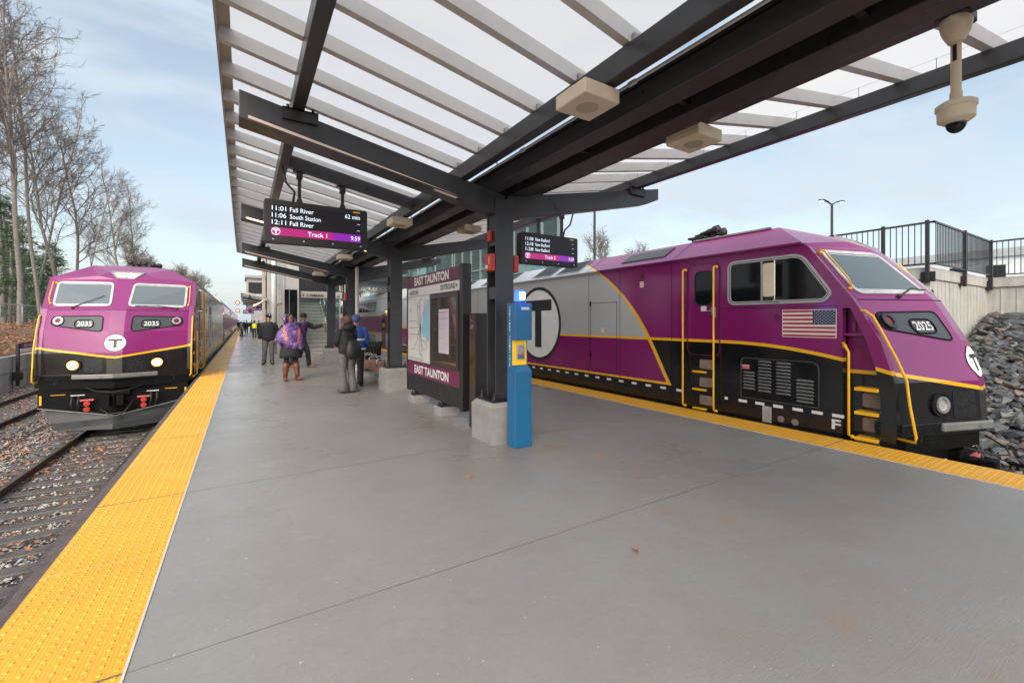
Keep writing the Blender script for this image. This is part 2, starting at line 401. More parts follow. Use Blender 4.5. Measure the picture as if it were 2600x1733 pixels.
WOOD = M('weathered_board', (.085, .066, .06), .55, 0, .4, 9, bump=.4, bs=30)
for (xa, xb, zt_, lb) in ((-1.15, -1.074, -.012, 'long dark weathered timber rubbing board along the left platform edge'), (6.909, 6.99, -.03, 'dark rubbing board along the right platform edge beside the parked locomotive')):
    rb_ = thing('rubbing_board', lb, 'rubbing board', (xa, -6, 0))
    for kk in range(24):
        y0 = -6+kk*7.1; s = MB(); s.box(xa, xb, y0, y0+7.08, -.30, zt_); o = s.build('board', WOOD, rb_, bevel=.006); o.location = (-xa, 6, 0)
# upper level on the right
up = MB(); up.box(14.02, 400, 3.53, 500, GZ-.2, 2.86); up.box(18.78, 400, -40, 3.53, GZ-.2, 2.862)
struct(up, 'upper_parking', M('parking_asphalt', (.12,.12,.12), .8, 0, .2))
# rock slope base
sl = MB()
def slope_z(x, y): return GZ+.05 + max(0, min(1, (x-10.1)/7.6))*3.05*(1 if y < 3.4 else max(.28, 1-(y-3.4)*.10))
nx, ny = 20, 26
for j in range(ny+1):
    for i in range(nx+1):
        x = 9.9+9*i/nx; y = -14+60*(j/ny)**1.3; 
        sl.v.append((x, y, slope_z(x, y)-.12))
for j in range(ny):
    for i in range(nx): a = j*(nx+1)+i; sl.f.append((a, a+1, a+nx+2, a+nx+1)); sl.m.append(0)
struct(sl, 'rock_slope', M('slope_soil', (.05,.05,.048), .9, 0, .3))
def rock(mb, c, r, rnd, fl=.6):
    t = (1+sqrt(5))/2
    V = [(-1,t,0),(1,t,0),(-1,-t,0),(1,-t,0),(0,-1,t),(0,1,t),(0,-1,-t),(0,1,-t),(t,0,-1),(t,0,1),(-t,0,-1),(-t,0,1)]
    Fc = [(0,11,5),(0,5,1),(0,1,7),(0,7,10),(0,10,11),(1,5,9),(5,11,4),(11,10,2),(10,7,6),(7,1,8),(3,9,4),(3,4,2),(3,2,6),(3,6,8),(3,8,9),(4,9,5),(2,4,11),(6,2,10),(8,6,7),(9,8,1)]
    R = Matrix.Rotation(rnd.uniform(0, 6.28), 3, 'Z') @ Matrix.Rotation(rnd.uniform(-.6, .6), 3, 'X') @ Matrix.Rotation(rnd.uniform(-.6, .6), 3, 'Y')
    sx, sy, sz = r*rnd.uniform(.8, 1.4), r*rnd.uniform(.6, 1.0), r*fl*rnd.uniform(.6, 1.1); b = len(mb.v)
    for v in V:
        j = rnd.uniform(.72, 1.12)/1.9; q = R @ Vector((v[0]*sx*j, v[1]*sy*j, v[2]*sz*j)); mb.v.append((c[0]+q.x, c[1]+q.y, c[2]+q.z))
    for f in Fc: mb.f.append(tuple(b+i for i in f)); mb.m.append(0)
rk = MB(); R1 = random.Random(3)
for i in range(9000):
    x = R1.uniform(10.1, 18.6); y = R1.uniform(-1.5, 3.35) if (i % 5) else R1.uniform(3.35, 9)
    if y > 3.3 and x > 13.8: continue
    big = R1.random(); rock(rk, (x, y, slope_z(x, y)+R1.uniform(-.10, .10)), .075+.12*big**3+.025, R1, .62)
tag(rk.build('riprap', ROCKM, fixn=False), 'heap of grey angular riprap stones below the retaining wall', 'rocks', kind='stuff')
# ballast stones and leaves (nobody could count them)
bs = MB(); R2 = random.Random(5)
def oct_(mb, c, r, rnd):
    b = len(mb.v); a0 = rnd.uniform(0, 6)
    for k2 in range(4): a = a0+k2*pi/2+rnd.uniform(-.3, .3); q = r*rnd.uniform(.7, 1.25); mb.v.append((c[0]+q*cos(a), c[1]+q*sin(a), c[2]+r*rnd.uniform(-.3, .3)))
    mb.v.append((c[0]+r*rnd.uniform(-.3,.3), c[1]+r*rnd.uniform(-.3,.3), c[2]+r*rnd.uniform(.5, .9))); mb.v.append((c[0], c[1], c[2]-r*.7))
    for k2 in range(4): q = (k2+1) % 4; mb.f.append((b+k2, b+q, b+4)); mb.m.append(0); mb.f.append((b+q, b+k2, b+5)); mb.m.append(0)
def gz(x):
    for xc in (-2.75, -6.45):
        d = abs(x-xc)
        if d < 1.45: return GZ+.05
        if d < 2.1: return GZ+.05-(d-1.45)/.65*.05
    return GZ
for i in range(42000):
    y = 3.5+26*R2.random()**1.7; x = R2.uniform(-8.5 if y > 9 else -7.5, -1.25)
    ty = (y-1.0) % .54 if x > -4.4 else (y-8.0) % .54
    if min(ty, .54-ty) < .13 and (abs(x+2.75) < 1.28 or abs(x+6.45) < 1.28) and R2.random() < .93: continue
    oct_(bs, (x, y, gz(x)+.012+R2.uniform(-.01, .012)), R2.uniform(.016, .036), R2)
tag(bs.build('ballast_stones', BALM, fixn=False), 'loose grey ballast stones between and beside the left tracks', 'ballast', kind='stuff')
lv = MB()
def leaf(mb, c, r, rnd):
    a = rnd.uniform(0, 6.28); t1 = rnd.uniform(-.5, .5); t2 = rnd.uniform(-.5, .5); b = len(mb.v)
    for k2, q in enumerate((1, .5, .9, .55, 1.0, .5)):
        th = a+k2*pi/3; x, y = r*q*cos(th), r*q*sin(th)*.8; mb.v.append((c[0]+x, c[1]+y, c[2]+x*t1+y*t2+abs(y)*.3))
    mb.f.append(tuple(b+i for i in range(6))); mb.m.append(0)
for i in range(24000):
    y = 4+46*R2.random()**1.5; x = R2.uniform(-8.6, -1.3)
    dn = mnoise.noise((x*.7, y*.35, 4))
    if abs(x+2.75) < .6 and dn < .15: continue
    if dn < -.10 and R2.random() < .65: continue
    if abs(x+2.75) < 1.3 and R2.random() < .4: continue
    leaf(lv, (x, y, gz(x)+.05+R2.uniform(0, .015)), R2.uniform(.025, .055), R2)
for i in range(9000):
    y = 24+40*R2.random(); x = R2.uniform(-14, -8.8); z = .02+(-8.75-x)*.42 if x > -11 else 1.05+(-11-x)*.1
    leaf(lv, (x, y, z+.12), R2.uniform(.05, .10), R2)
tag(lv.build('fallen_leaves', LEAFM, fixn=False), 'fallen orange brown leaves scattered over ballast and bank', 'leaves', kind='stuff')
lf = [(1.34, 4.35, .035), (1.10, 2.05, .03), (2.05, 3.62, .022)]
for i, (x, y, r) in enumerate([(1.95, 3.98, .04), (2.31, 2.10, .035)]):
    l_ = MB(); leaf(l_, (0, 0, .012), r, R2); leaf(l_, (.02, .01, .02), r*.7, R2)
    tag(l_.build('dry_leaf', LEAFM, fixn=False, loc=(x, y, 0)), ['curled brown dead leaf lying alone on the concrete in front of the pedestal', 'small crumpled brown leaf on the concrete near the bottom edge of the photo'][i], 'leaf')
# tracks
RAIL = M('rusty_rail', (.060, .040, .032), .5, .3, .3, 8); RAILT = M('rail_head', (.16, .14, .13), .3, .7, .2, 5)
TIE = M('wood_tie', (.075, .068, .064), .5, 0, .45, 7, bump=.5, bs=40)
def track(xc, label, ntie, y0, y1, yt0=None):
    r = thing('railway_track', label, 'track', (xc, 0, GZ), 0, 'railway tracks beside the platform')
    for sx in (-.7175, .7175):
        m_ = MB(); z = -1.22-GZ
        # foot sits on the ties
        m_.prism([(sx-.07, z-.145), (sx+.07, z-.145), (sx+.07, z-.13), (sx+.012, z-.115), (sx+.012, z-.04), (sx+.036, z-.028), (sx+.034, z), (sx-.034, z), (sx-.036, z-.028), (sx-.012, z-.04), (sx-.012, z-.115), (sx-.07, z-.13)], 'y', y0, y1, 0)
        m_.box(sx-.032, sx+.032, y0, y1, z, z+.002, 1); m_.build('rail', [RAIL, RAILT], r)
    tie = None; ys0 = yt0 if yt0 is not None else y0
    for i in range(ntie):
        if tie is None:
            m_ = MB(); m_.box(-1.3, 1.3, -.115, .115, 0, .10); tie = m_.build('tie', TIE, r, bevel=.012)
            t_ = tie
        else:
            t_ = tie.copy(); COL.objects.link(t_); t_.parent = r
        t_.location = (R2.uniform(-.03, .03), ys0+i*.54+R2.uniform(-.02, .02), R2.uniform(-.012, .006)); t_.rotation_euler = (0, 0, R2.uniform(-.012, .012))
    m_ = MB(); yy = ys0+ntie*.54
    while yy < y1: m_.box(-1.3, 1.3, yy-.115, yy+.115, 0, .10); yy += .54
    if m_.v: tag(m_.build('tie_row', TIE, r), kind='stuff')
    return r
track(-2.75, 'near left track with rusty rails in front of the approaching locomotive', 70, -5, 230, 1.0)
track(-6.45, 'outer left track, farther from the platform, partly covered in leaves', 60, -5, 230, 8.0)
track(8.62, 'right track under the parked locomotive beside the rock heap', 12, -5, 200, -1.2)
# ================================================================== WALLS, FENCES
def mat_formwall():
    m, t, p, co, X, Y, Z = base('board_formed_concrete', .7)
    a = noise(t, co, 3, 5, .65, .3, .7); st = noise(t, co, 1.0, 4, .6, .45, .7, sc=(6, 6, .35))
    c = mixc(t, a, (.33,.325,.30), (.42,.41,.385)); c = mixc(t, st*.5, c, (.20,.195,.18)); t.links.new(c, p.inputs['Base Color'])
    bump(t, p, a, .01, .4); return m
FW = mat_formwall()
rw = thing('retaining_wall', 'pale ribbed concrete retaining wall with a fence on top behind the locomotive nose', 'wall', (14, 3.5, GZ))
def W2(mb, name, mat, par, **k):
    # child built in world coordinates
    o = mb.build(name, mat, None, **k); o.parent = par; o.location = -Vector(par.location) if par.rotation_euler.z == 0 else o.location; return o
m_ = MB(); m_.box(13.8, 14.015, 3.5, 60, GZ, 2.58); m_.box(14.015, 18.98, 3.5, 3.525, GZ, 2.58); m_.box(18.76, 18.775, -30, 3.4999, GZ, 2.58)
W2(m_, 'wall_panel', FW, rw)
m_ = MB(); m_.box(13.76, 14.1, 3.46, 60, 2.59, 2.88); m_.box(14.1, 18.70, 3.46, 3.8, 2.59, 2.88); m_.box(18.70, 19.05, -30, 3.8, 2.59, 2.88)
W2(m_, 'coping', FW, rw, bevel=.02)
m_ = MB()
y = 3.9
while y < 30: m_.box(13.785, 13.8, y, y+.022, GZ, 2.58); y += .305+.02*sin(y*7)
x = 14.0
while x < 18.7: m_.box(x, x+.022, 3.485, 3.5, GZ, 2.58); x += .305
y = 3.2
while y > -4: m_.box(18.745, 18.76, y, y+.022, GZ, 2.58); y -= .305
W2(m_, 'form_rib', FW, rw)
def picket(name, label, runs, z0, z1, posts, brackets):
    r = thing(name, label, 'fence', (runs[0][0], runs[0][1], z0-.16))
    for (xa, ya, xb, yb) in runs:
        a = Vector((xa, ya, 0)); d = Vector((xb, yb, 0))-a; n = int(d.length/.115); u = d.normalized()
        m_ = MB(); hx, hy = (.018, .018)
        for i in range(1, n):
            p = a+d*i/n; m_.box(p.x-.008, p.x+.008, p.y-.008, p.y+.008, z0+.03, z1-.05)
        W2(m_, 'baluster_panel', DARK2, r)
        for zz, hh in ((z1-.05, .045), (z0, .03)):
            m_ = MB(); m_.box(min(xa, xb)-hx, max(xa, xb)+hx, min(ya, yb)-hy, max(ya, yb)+hy, zz, zz+hh); W2(m_, 'rail', DARK2, r)
    for (x, y) in posts:
        m_ = MB(); m_.box(x-.035, x+.035, y-.035, y+.035, z0-.42, z1+.03); W2(m_, 'post', DARK2, r, bevel=.004)
    for (x, y, ax) in brackets:
        m_ = MB()
        if ax == 'x': m_.box(x+.03, x+.06, y-.13, y+.13, z0-.40, z0-.16)
        else: m_.box(x-.13, x+.13, y+.03, y+.06, z0-.40, z0-.16)
        W2(m_, 'bracket', DARK2, r)
    return r
py = [3.52, 4.35, 6.2, 8.1, 10, 12, 14]
picket('picket_fence', 'black steel picket railing bolted to the stepped retaining wall right of the locomotive',
       [(13.70, 3.40, 13.70, 24), (13.70, 3.40, 18.66, 3.40), (18.66, 3.40, 18.66, -5)], 2.93, 3.95,
       [(13.70, y) for y in py]+[(16.1, 3.40), (18.66, 3.40), (18.66, 1.4), (18.66, -.6)], [(13.70, y, 'x') for y in py]+[(16.1, 3.40, 'y'), (18.62, 3.40, 'y'), (18.66, 1.4, 'x')])
# left low retaining wall
lw = thing('retaining_wall', 'low grey concrete block retaining wall below the leafy bank on the left', 'wall', (-8.8, 20, GZ))
m_ = MB(); m_.box(-8.98, -8.64, 8, 220, GZ-.1, .06); W2(m_, 'wall_panel', FW, lw)
m_ = MB(); y = 8
while y < 90: m_.box(-8.645, -8.632, y, y+.03, GZ, .06); y += 1.52
m_.box(-8.645, -8.633, 8, 200, -.66, -.64); W2(m_, 'block_joint', DARK, lw)
# chain-link fence on the bank
WIRE = M('galvanised_wire', (.33, .34, .34), .5, .3, .1)
cf = thing('chain_link_fence', 'galvanised chain link fence along the top of the leafy bank', 'fence', (-12, 36, 1.2))
m_ = MB()
X0 = -12.0; ya, yb, z0, z1 = 26, 120, 1.28, 2.62; sp = .11
c = ya-(z1-z0)
while c < yb:
    for sgn in (1, -1):
        p0 = (c, z0) if sgn == 1 else (c, z1); p1 = (c+(z1-z0), z1 if sgn == 1 else z0)
        m_.face([(X0, p0[0], p0[1]), (X0, p0[0]+.008, p0[1]), (X0+.001, p1[0]+.008, p1[1]), (X0+.001, p1[0], p1[1])])
    c += sp
W2(m_, 'wire_mesh', WIRE, cf, fixn=False)
m_ = MB(); m_.tube([(X0, ya, z1), (X0, yb, z1)], .03, 6); W2(m_, 'top_rail', WIRE, cf, smooth=True)
for i in range(24):
    m_ = MB(); m_.tube([(X0, 28+i*3.0, 1.0), (X0, 28+i*3.0, z1+.06)], .032, 6); W2(m_, 'fence_post', WIRE, cf, smooth=True)
# small station sign by the left wall
def boxtext(mb, s, x, z, w, h, y, off=.012, mi=0): return text(mb, s, w, h, lambda a, b: (x+a, y, z+b), mi, off)
ss = thing('station_sign', 'small purple and white station name sign on two dark posts at the left wall', 'sign', (-8.45, 28.6, GZ))
SX = -8.45
for y in (27.7, 29.75):
    m_ = MB(); m_.box(SX-.05, SX+.05, y-.07, y+.07, GZ+.2, .62); W2(m_, 'sign_post', DARK2, ss, bevel=.01)
    m_ = MB(); m_.box(SX-.12, SX+.12, y-.17, y+.17, GZ+.45, GZ+.8); W2(m_, 'post_foot', DARK2, ss, bevel=.01)
m_ = MB(); m_.box(SX+.03, SX+.07, 27.8, 29.65, .38, .64); W2(m_, 'name_panel', PURP, ss)
m_ = MB(); m_.box(SX+.03, SX+.075, 27.8, 29.65, .25, .377); W2(m_, 'white_strip', WHITE, ss)
m_ = MB(); text(m_, 'EAST TAUNTON', 1.3, .13, lambda a, b: (SX+.075, 28.1+a, .44+b), 0, .012); W2(m_, 'lettering', WHITE, ss, fixn=False)

# ================================================================== CANOPY
XC = 3.04
def mat_poly():
    m = bpy.data.materials.new('polycarbonate'); m.use_nodes = True; t = m.node_tree; t.nodes.clear()
    o = t.nodes.new('ShaderNodeOutputMaterial'); a = t.nodes.new('ShaderNodeBsdfTranslucent'); d = t.nodes.new('ShaderNodeBsdfDiffuse'); tr = t.nodes.new('ShaderNodeBsdfTransparent')
    a.inputs[0].default_value = (.53, .515, .51, 1); d.inputs[0].default_value = (.6, .6, .61, 1); tr.inputs[0].default_value = (.80, .79, .80, 1)
    x = t.nodes.new('ShaderNodeMixShader'); x.inputs[0].default_value = .12; y = t.nodes.new('ShaderNodeMixShader'); y.inputs[0].default_value = .22
    t.links.new(a.outputs[0], x.inputs[1]); t.links.new(d.outputs[0], x.inputs[2]); t.links.new(x.outputs[0], y.inputs[1]); t.links.new(tr.outputs[0], y.inputs[2]); t.links.new(y.outputs[0], o.inputs[0])
    return m
POLY = mat_poly()
LEDM = M('led_strip_dim', (.42, .34, .29), .5, emit=.12, ecol=(1, .7, .5, 1), var=0, rv=0)
LEDH = M('led_strip_lit', (1, .8, .6), .5, emit=3.5, ecol=(1, .62, .36, 1), var=0, rv=0)
def zr(x):  # top of the rafter
    return 3.30+.192*abs(x-XC)
def canopy(y0, y1, rafters, label, y_off=0, detail=True):
    r = thing('canopy', label, 'canopy', (XC, (y0+y1)/2, 0), 0, 'butterfly canopies over the platform')
    B = lambda mb, n, mt, **k: W2(mb, n, mt, r, **k)
    for ri, yr in enumerate(rafters):
        for sg in (-1, 1):
            xt = XC+sg*3.08; m_ = MB(); xi = XC+sg*.02
            top = [(xi, zr(xi)), (xt, zr(xt))]
            if sg < 0: poly = top+[(xt, zr(xt)-.28), (XC-.18, zr(XC-.18)-.30), (xi, zr(xi)-.30)]
            else: poly = top+[(xt, zr(xt)-.19), (xt-.28, zr(xt)-.30), (XC+.18, zr(XC+.18)-.32), (xi, zr(xi)-.32)]
            m_.prism(poly, 'y', yr-.10, yr+.10); B(m_, 'rafter', DARK, bevel=.006)
            m_ = MB(); xa, xb = (XC-3.0, XC-.75) if sg < 0 else (XC+.9, XC+2.3)
            zb = lambda x: zr(x)-(.278+.02*(1-abs(x-XC)/3.08)) + .004
            m_.prism([(xa, zb(xa)), (xb, zb(xb)), (xb, zb(xb)+.028), (xa, zb(xa)+.028)], 'y', yr-.155, yr-.101)
            if sg < 0:
                m2 = MB(); m2.prism([(xa-.08, zb(xa)-.014), (xb+.1, zb(xb)-.014), (xb+.1, zb(xb)-.002), (xa-.08, zb(xa)-.002)], 'y', yr-.18, yr+.10); B(m2, 'rafter_flange', DARK)
                B(m_, 'light_strip', LEDM if ri == 0 or not detail else LEDM)
                if ri == 1 and detail:
                    for (ua, ub) in ((XC-2.98, XC-2.2), (XC-.98, XC-.72)):
                        m2 = MB(); m2.prism([(ua, zb(ua)-.004), (ub, zb(ub)-.004), (ub, zb(ub)+.02), (ua, zb(ua)+.02)], 'y', yr-.162, yr-.156); B(m2, 'lit_lamp', LEDH)
            # bolted clips where the long tubes cross
            for xx in (XC-2.53, XC+2.55):
                if (xx-XC)*sg > 0:
                    m_ = MB(); m_.box(xx-.17, xx+.17, yr-.14, yr-.101, zr(xx)-.10, zr(xx)+.02); m_.box(xx-.17, xx+.17, yr-.14, yr+.14, zr(xx)+.004, zr(xx)+.022)
                    for q in (-.12, .12): m_.tube([(xx+q, yr-.12, zr(xx)+.02), (xx+q, yr-.12, zr(xx)+.055)], .016, 6)
                    B(m_, 'clip_plate', DARK2)
        # column, base plate and pedestal
        m_ = MB(); cx = 3.0
        m_.box(cx-.14, cx+.14, yr-.125, yr-.105, .56, 3.25); m_.box(cx-.14, cx+.14, yr+.105, yr+.125, .56, 3.25); m_.box(cx-.008, cx+.008, yr-.105, yr+.105, .56, 3.25)
        B(m_, 'column', DARK, bevel=.003)
        for zz, hh in ((1.9, .16), (2.27, .16), (2.62, .5)): m_ = MB(); m_.box(cx-.125, cx-.02, yr-.10, yr+.10, zz, zz+hh); B(m_, 'cover_plate', DARK, bevel=.003)
        m_ = MB(); m_.tube([(cx-.06, yr-.04, .56), (cx-.06, yr-.04, 3.1)], .02, 8); B(m_, 'conduit', DARK2, smooth=True)
        m_ = MB(); m_.box(cx-.24, cx+.24, yr-.22, yr+.22, .53, .56)
        for q in (-.19, .19):
            for w in (-.17, .17): m_.tube([(cx+q, yr+w, .56), (cx+q, yr+w, .60)], .028, 6); m_.tube([(cx+q, yr+w, .60), (cx+q, yr+w, .65)], .014, 6)
        B(m_, 'base_plate', DARK2)
        m_ = MB(); h = .29
        P4 = lambda a, z: [(cx-a, yr-a, z), (cx+a, yr-a, z), (cx+a, yr+a, z), (cx-a, yr+a, z)]
        A_, B_, C_ = P4(h, -.005), P4(h, .475), P4(h-.045, .53)
        for U, V_ in ((A_, B_), (B_, C_)):
            for i in range(4): j = (i+1) % 4; m_.face([U[i], U[j], V_[j], V_[i]])
        m_.face(C_); B(m_, 'pedestal', CONC, bevel=.008)
    # long tubes
    for (xa, xb, h) in ((XC-2.61, XC-2.49, .19), (XC-.66, XC-.54, .19), (XC+.54, XC+.66, .19), (XC+2.52, XC+2.62, .17)):
        xm = (xa+xb)/2; zb = zr(xm)+.022
        m_ = MB(); m_.box(xa, xb, y0+.15, y1-.15, zb, zb+h); B(m_, 'longitudinal_beam', DARK, bevel=.01)
    # gutter and its beams
    m_ = MB(); m_.box(XC-.295, XC-.09, y0, y1, 3.34, 3.52); B(m_, 'gutter_beam', DARK, bevel=.008)
    m_ = MB(); m_.box(XC+.12, XC+.37, y0, y1, 3.34, 3.50); B(m_, 'gutter_beam', DARK, bevel=.008)
    m_ = MB(); m_.box(XC-.30, XC+.42, y0, y1, 3.525, 3.56); B(m_, 'gutter', DARK2)
    m_ = MB()
    for q in range(int((y1-y0)/1.22)):
        yy = y0+.6+q*1.22; m_.box(XC-.09, XC+.12, yy, yy+.05, 3.40, 3.50)
    B(m_, 'gutter_bracket', DARK2)
    m_ = MB(); m_.box(XC-.60, XC-.295, y0, y1, 3.628, 3.634); B(m_, 'flashing', GALV)
    m_ = MB(); m_.tube([(XC-.40, y0+.1, 3.50), (XC-.40, y1-.1, 3.50)], .013, 8)
    yy = y0+.8
    while yy < y1: m_.tube([(XC-.40, yy, 3.50), (XC-.40, yy+.07, 3.50)], .021, 8); m_.tube([(XC-.40, yy+.6, 3.50), (XC-.40, yy+.62, 3.625)], .008, 5); yy += 1.6
    B(m_, 'conduit', GALV, smooth=True, ang=40)
    # joists
    zt = lambda x: zr(x)+.022+.19
    jo = {}
    n = int((y1-y0-.1)/.61); first = y0+ ((4.06-y0-.2) % .61)+.2
    k = 0; jy = first
    while jy < y1-.1:
        for sg in (-1, 1):
            if sg in jo: o = jo[sg].copy(); COL.objects.link(o); o.location.y += (jy-first)
            else:
                m_ = MB(); xa, xb = XC+sg*.50, XC+sg*3.23
                m_.prism([(xa, zt(xa)), (xb, zt(xb)), (xb, zt(xb)+.13), (xa, zt(xa)+.13)], 'y', jy, jy+.012)
                m_.prism([(xa, zt(xa)), (xb, zt(xb)), (xb, zt(xb)+.006), (xa, zt(xa)+.006)], 'y', jy+.0125, jy+.07)
                m_.prism([(xa, zt(xa)+.124), (xb, zt(xb)+.124), (xb, zt(xb)+.13), (xa, zt(xa)+.13)], 'y', jy+.0125, jy+.07)
                jo[sg] = B(m_, 'joist', GALV)
        k += 1; jy += .61
    # bolted angle clips of the joists on the inner tube, and bird-deterrent wires
    cl = {}; jy = first
    while jy < y1-.1:
        for sg in (-1, 1):
            if sg in cl: o = cl[sg].copy(); COL.objects.link(o); o.location.y += (jy-first)
            else: x = XC+sg*.60; m_ = MB(); m_.box(x-.03, x+.03, jy-.03, jy-.004, zt(x), zt(x)+.07); cl[sg] = B(m_, 'joist_clip', GREYM)
        jy += .61
    if detail:
        m_ = MB()
        for x in (XC-.56, XC+2.54):
            yy = y0+.3
            while yy < y1: m_.tube([(x, yy, zt(x)-.01), (x, yy, zt(x)+.09)], .0025, 4); yy += .61
            m_.tube([(x, y0+.3, zt(x)+.085), (x, y1-.2, zt(x)+.085)], .0012, 3)
        B(m_, 'bird_wire', DARK2)
    # translucent roof sheets
    for sg in (-1, 1):
        m_ = MB(); xa, xb = XC+sg*.30, XC+sg*3.25
        m_.face([(xa, y0, zt(xa)+.134), (xb, y0, zt(xb)+.134), (xb, y1, zt(xb)+.134), (xa, y1, zt(xa)+.134)]); B(m_, 'roof_sheet', POLY, fixn=False)
        x = XC+sg*3.25; m_ = MB(); m_.box(min(x, x-sg*.012), max(x, x-sg*.012), y0, y1, zt(x)-.005, zt(x)+.16); m_.box(min(x-sg*.013, x-sg*.11), max(x-sg*.013, x-sg*.11), y0, y1, zt(x)+.11, zt(x)+.115)
        B(m_, 'fascia', BEIGE)
    for yy in (y0-.012, y1):
        m_ = MB()
        for sg in (-1, 1):
            xa, xb = XC+sg*.50, XC+sg*3.25; m_.prism([(xa, zt(xa)), (xb, zt(xb)), (xb, zt(xb)+.16), (xa, zt(xa)+.16)], 'y', yy, yy+.012)
        B(m_, 'end_fascia', BEIGE)
    return r
c1 = canopy(-3.2, 18.9, [5.15, 10.03, 14.91, 18.6, -2.6], 'near dark steel canopy with pale translucent roof sheets over the waiting area')
canopy(46, 66, [47.5, 52.4, 57.3, 62.2], 'distant second canopy farther down the platform behind the stair tower', detail=False)
# cross beams carrying the departure screens
for sg, lb in ((-1, 'sloping dark steel cross beam carrying the larger looking screen on the left'), (1, 'dark steel cross beam above the track 2 screen on the right')):
    m_ = MB(); xa, xb = XC+sg*.66, XC+sg*2.5; z_ = lambda x: zr(x)+.03
    m_.prism([(xa, z_(xa)), (xb, z_(xb)), (xb, z_(xb)+.17), (xa, z_(xa)+.17)], 'y', 6.92, 7.04)
    tag(m_.build('cross_beam', DARK, bevel=.006), lb, 'beam')

# ================================================================== SCREENS
SCRB = M('screen_casing', (.008, .008, .009), .5, 0, .05)
def mat_screen():
    m, t, p, co, X, Y, Z = base('led_face', .3); p.inputs['Base Color'].default_value = (.012, .012, .014, 1); p.inputs['Specular IOR Level'].default_value = .2; p.inputs['Emission Color'].default_value = (.006, .005, .007, 1); p.inputs['Emission Strength'].default_value = 1
    return m
SFACE = mat_screen()
def mat_band(c, name):
    m, t, p, co, X, Y, Z = base(name, .3); p.inputs['Base Color'].default_value = (.01, .01, .01, 1)
    ln = (Z*55).mod(1.0).lt(.2); t.links.new(mixc(t, ln*.5, c, (c[0]*.6, c[1]+.02, c[2]*1.3)), p.inputs['Emission Color']); p.inputs['Emission Strength'].default_value = 1.0
    return m
BANDP = mat_band((.36, .003, .13), 'led_magenta'); BANDV = mat_band((.20, .006, .30), 'led_violet')
LETT = M('led_white_text', (.3, .3, .3), .6, emit=.72, ecol=(.72, .88, 1, 1), var=0, rv=0)
AMB = M('yellow_label', (.75, .40, .01), .5, var=0)
SCREW = M('screw_head', (.6, .6, .6), .3, .6, var=0)
def screen(x0, y, rows, track, t0, right, label, grp=None, far=False):
    r = thing('departure_screen', label, 'screen', (x0, y, 2.7), 0, grp); Wd, Ht = 1.39, .60
    m_ = MB(); m_.prism(rrect(0, Wd, 0, Ht, .035), 'y', 0, .17); m_.build('casing', SCRB, r, bevel=.006)
    m_ = MB(); m_.box(.085, 1.29, -.003, .02, .098, .53); m_.build('display', SFACE, r)
    m_ = MB(); m_.box(.085, .89, -.005, .02, .10, .212); m_.build('track_band', BANDP, r)
    m_ = MB(); m_.box(.89, 1.29, -.005, .02, .10, .212); m_.build('clock_band', BANDV, r)
    m_ = MB(); F = lambda a, b: (a, -.0075, b)
    for i, (tm, ds) in enumerate(rows):
        z = .448-.098*i; text(m_, tm, .178, .062, F, 0, .006, .095, z); text(m_, ds, .325*len(ds)/10.5, .062, F, 0, .006, .32, z)
    if right: text(m_, right, .215, .062, F, 0, .005, 1.062, .448)
    else: m_.box(1.23, 1.275, -.0075, -.006, .462, .466)
    for i in (1, 2): m_.box(1.235, 1.28, -.0075, -.006, .470-.098*i, .475-.098*i)
    text(m_, track, .26, .062, F, 0, .006, .55, .125); text(m_, t0, .135, .062, F, 0, .006, 1.145, .125)
    cx, cz = .145, .156; n = 28
    ring(m_, [(cx+.054*cos(2*pi*i/n), cz+.054*sin(2*pi*i/n)) for i in range(n)], [(cx+.047*cos(2*pi*i/n), cz+.047*sin(2*pi*i/n)) for i in range(n)], lambda a, b: (a, -.006, b), F)
    m_.box(cx-.036, cx+.036, -.0075, -.006, cz+.012, cz+.029); m_.box(cx-.009, cx+.009, -.0075, -.006, cz-.036, cz+.012)
    m_.build('lettering', LETT, r, fixn=False)
    if far: return r
    m_ = MB(); m_.box(1.18, 1.28, -.002, .01, .545, .567); m_.build('yellow_label', AMB, r)
    m_ = MB()
    for q in (.11, .50, .89, 1.29): m_.disc((q, 0, .045), (0, -1, 0), .011, 10, .004)
    m_.build('screw', SCREW, r)
    for q in (.45, 1.04):
        zt_ = zr(x0+q)+.03-2.7 ; m_ = MB(); m_.box(q-.022, q+.022, .06, .10, Ht, zt_-.08); m_.prism([(q-.05, Ht-.002), (q+.05, Ht-.002), (q+.024, Ht+.07), (q-.024, Ht+.07)], 'y', .05, .11)
        m_.box(q-.04, q+.04, .04, .12, zt_-.13, zt_-.03); m_.box(q-.08, q+.08, .02, .14, zt_-.03, zt_)
        for w in (-.022, .022): m_.disc((q+w*.6, .04, zt_-.06+w), (0, -1, 0), .009, 6, .006)
        m_.build('hanger', DARK2, r, bevel=.003)
    sgn = 1 if x0 > XC else 0
    m_ = MB(); q = 1.04 if sgn else .45
    pts = [(q+(.30 if sgn else -.22), .09, zr(x0+q)-2.7+.05), (q+(.22 if sgn else -.17), .09, Ht+.28), (q+(.08 if sgn else -.06), .09, Ht+.16), (q+(.04 if sgn else -.08), .09, Ht+.02)]
    m_.tube(pts, .017, 7); m_.build('conduit', DARK2, r, smooth=True)
    return r
screen(.24, 6.88, [('11:01', 'Fall River'), ('11:06', 'South Station'), ('12:11', 'Fall River')], 'Track 1', '9:59', '62 min', 'hanging black departure screen for Track 1 with Fall River and South Station lines')
screen(4.47, 6.88, [('11:08', 'New Bedford'), ('12:18', 'New Bedford'), ('1:28', 'New Bedford')], 'Track 2', '9:59', None, 'hanging black departure screen for Track 2 listing New Bedford three times')
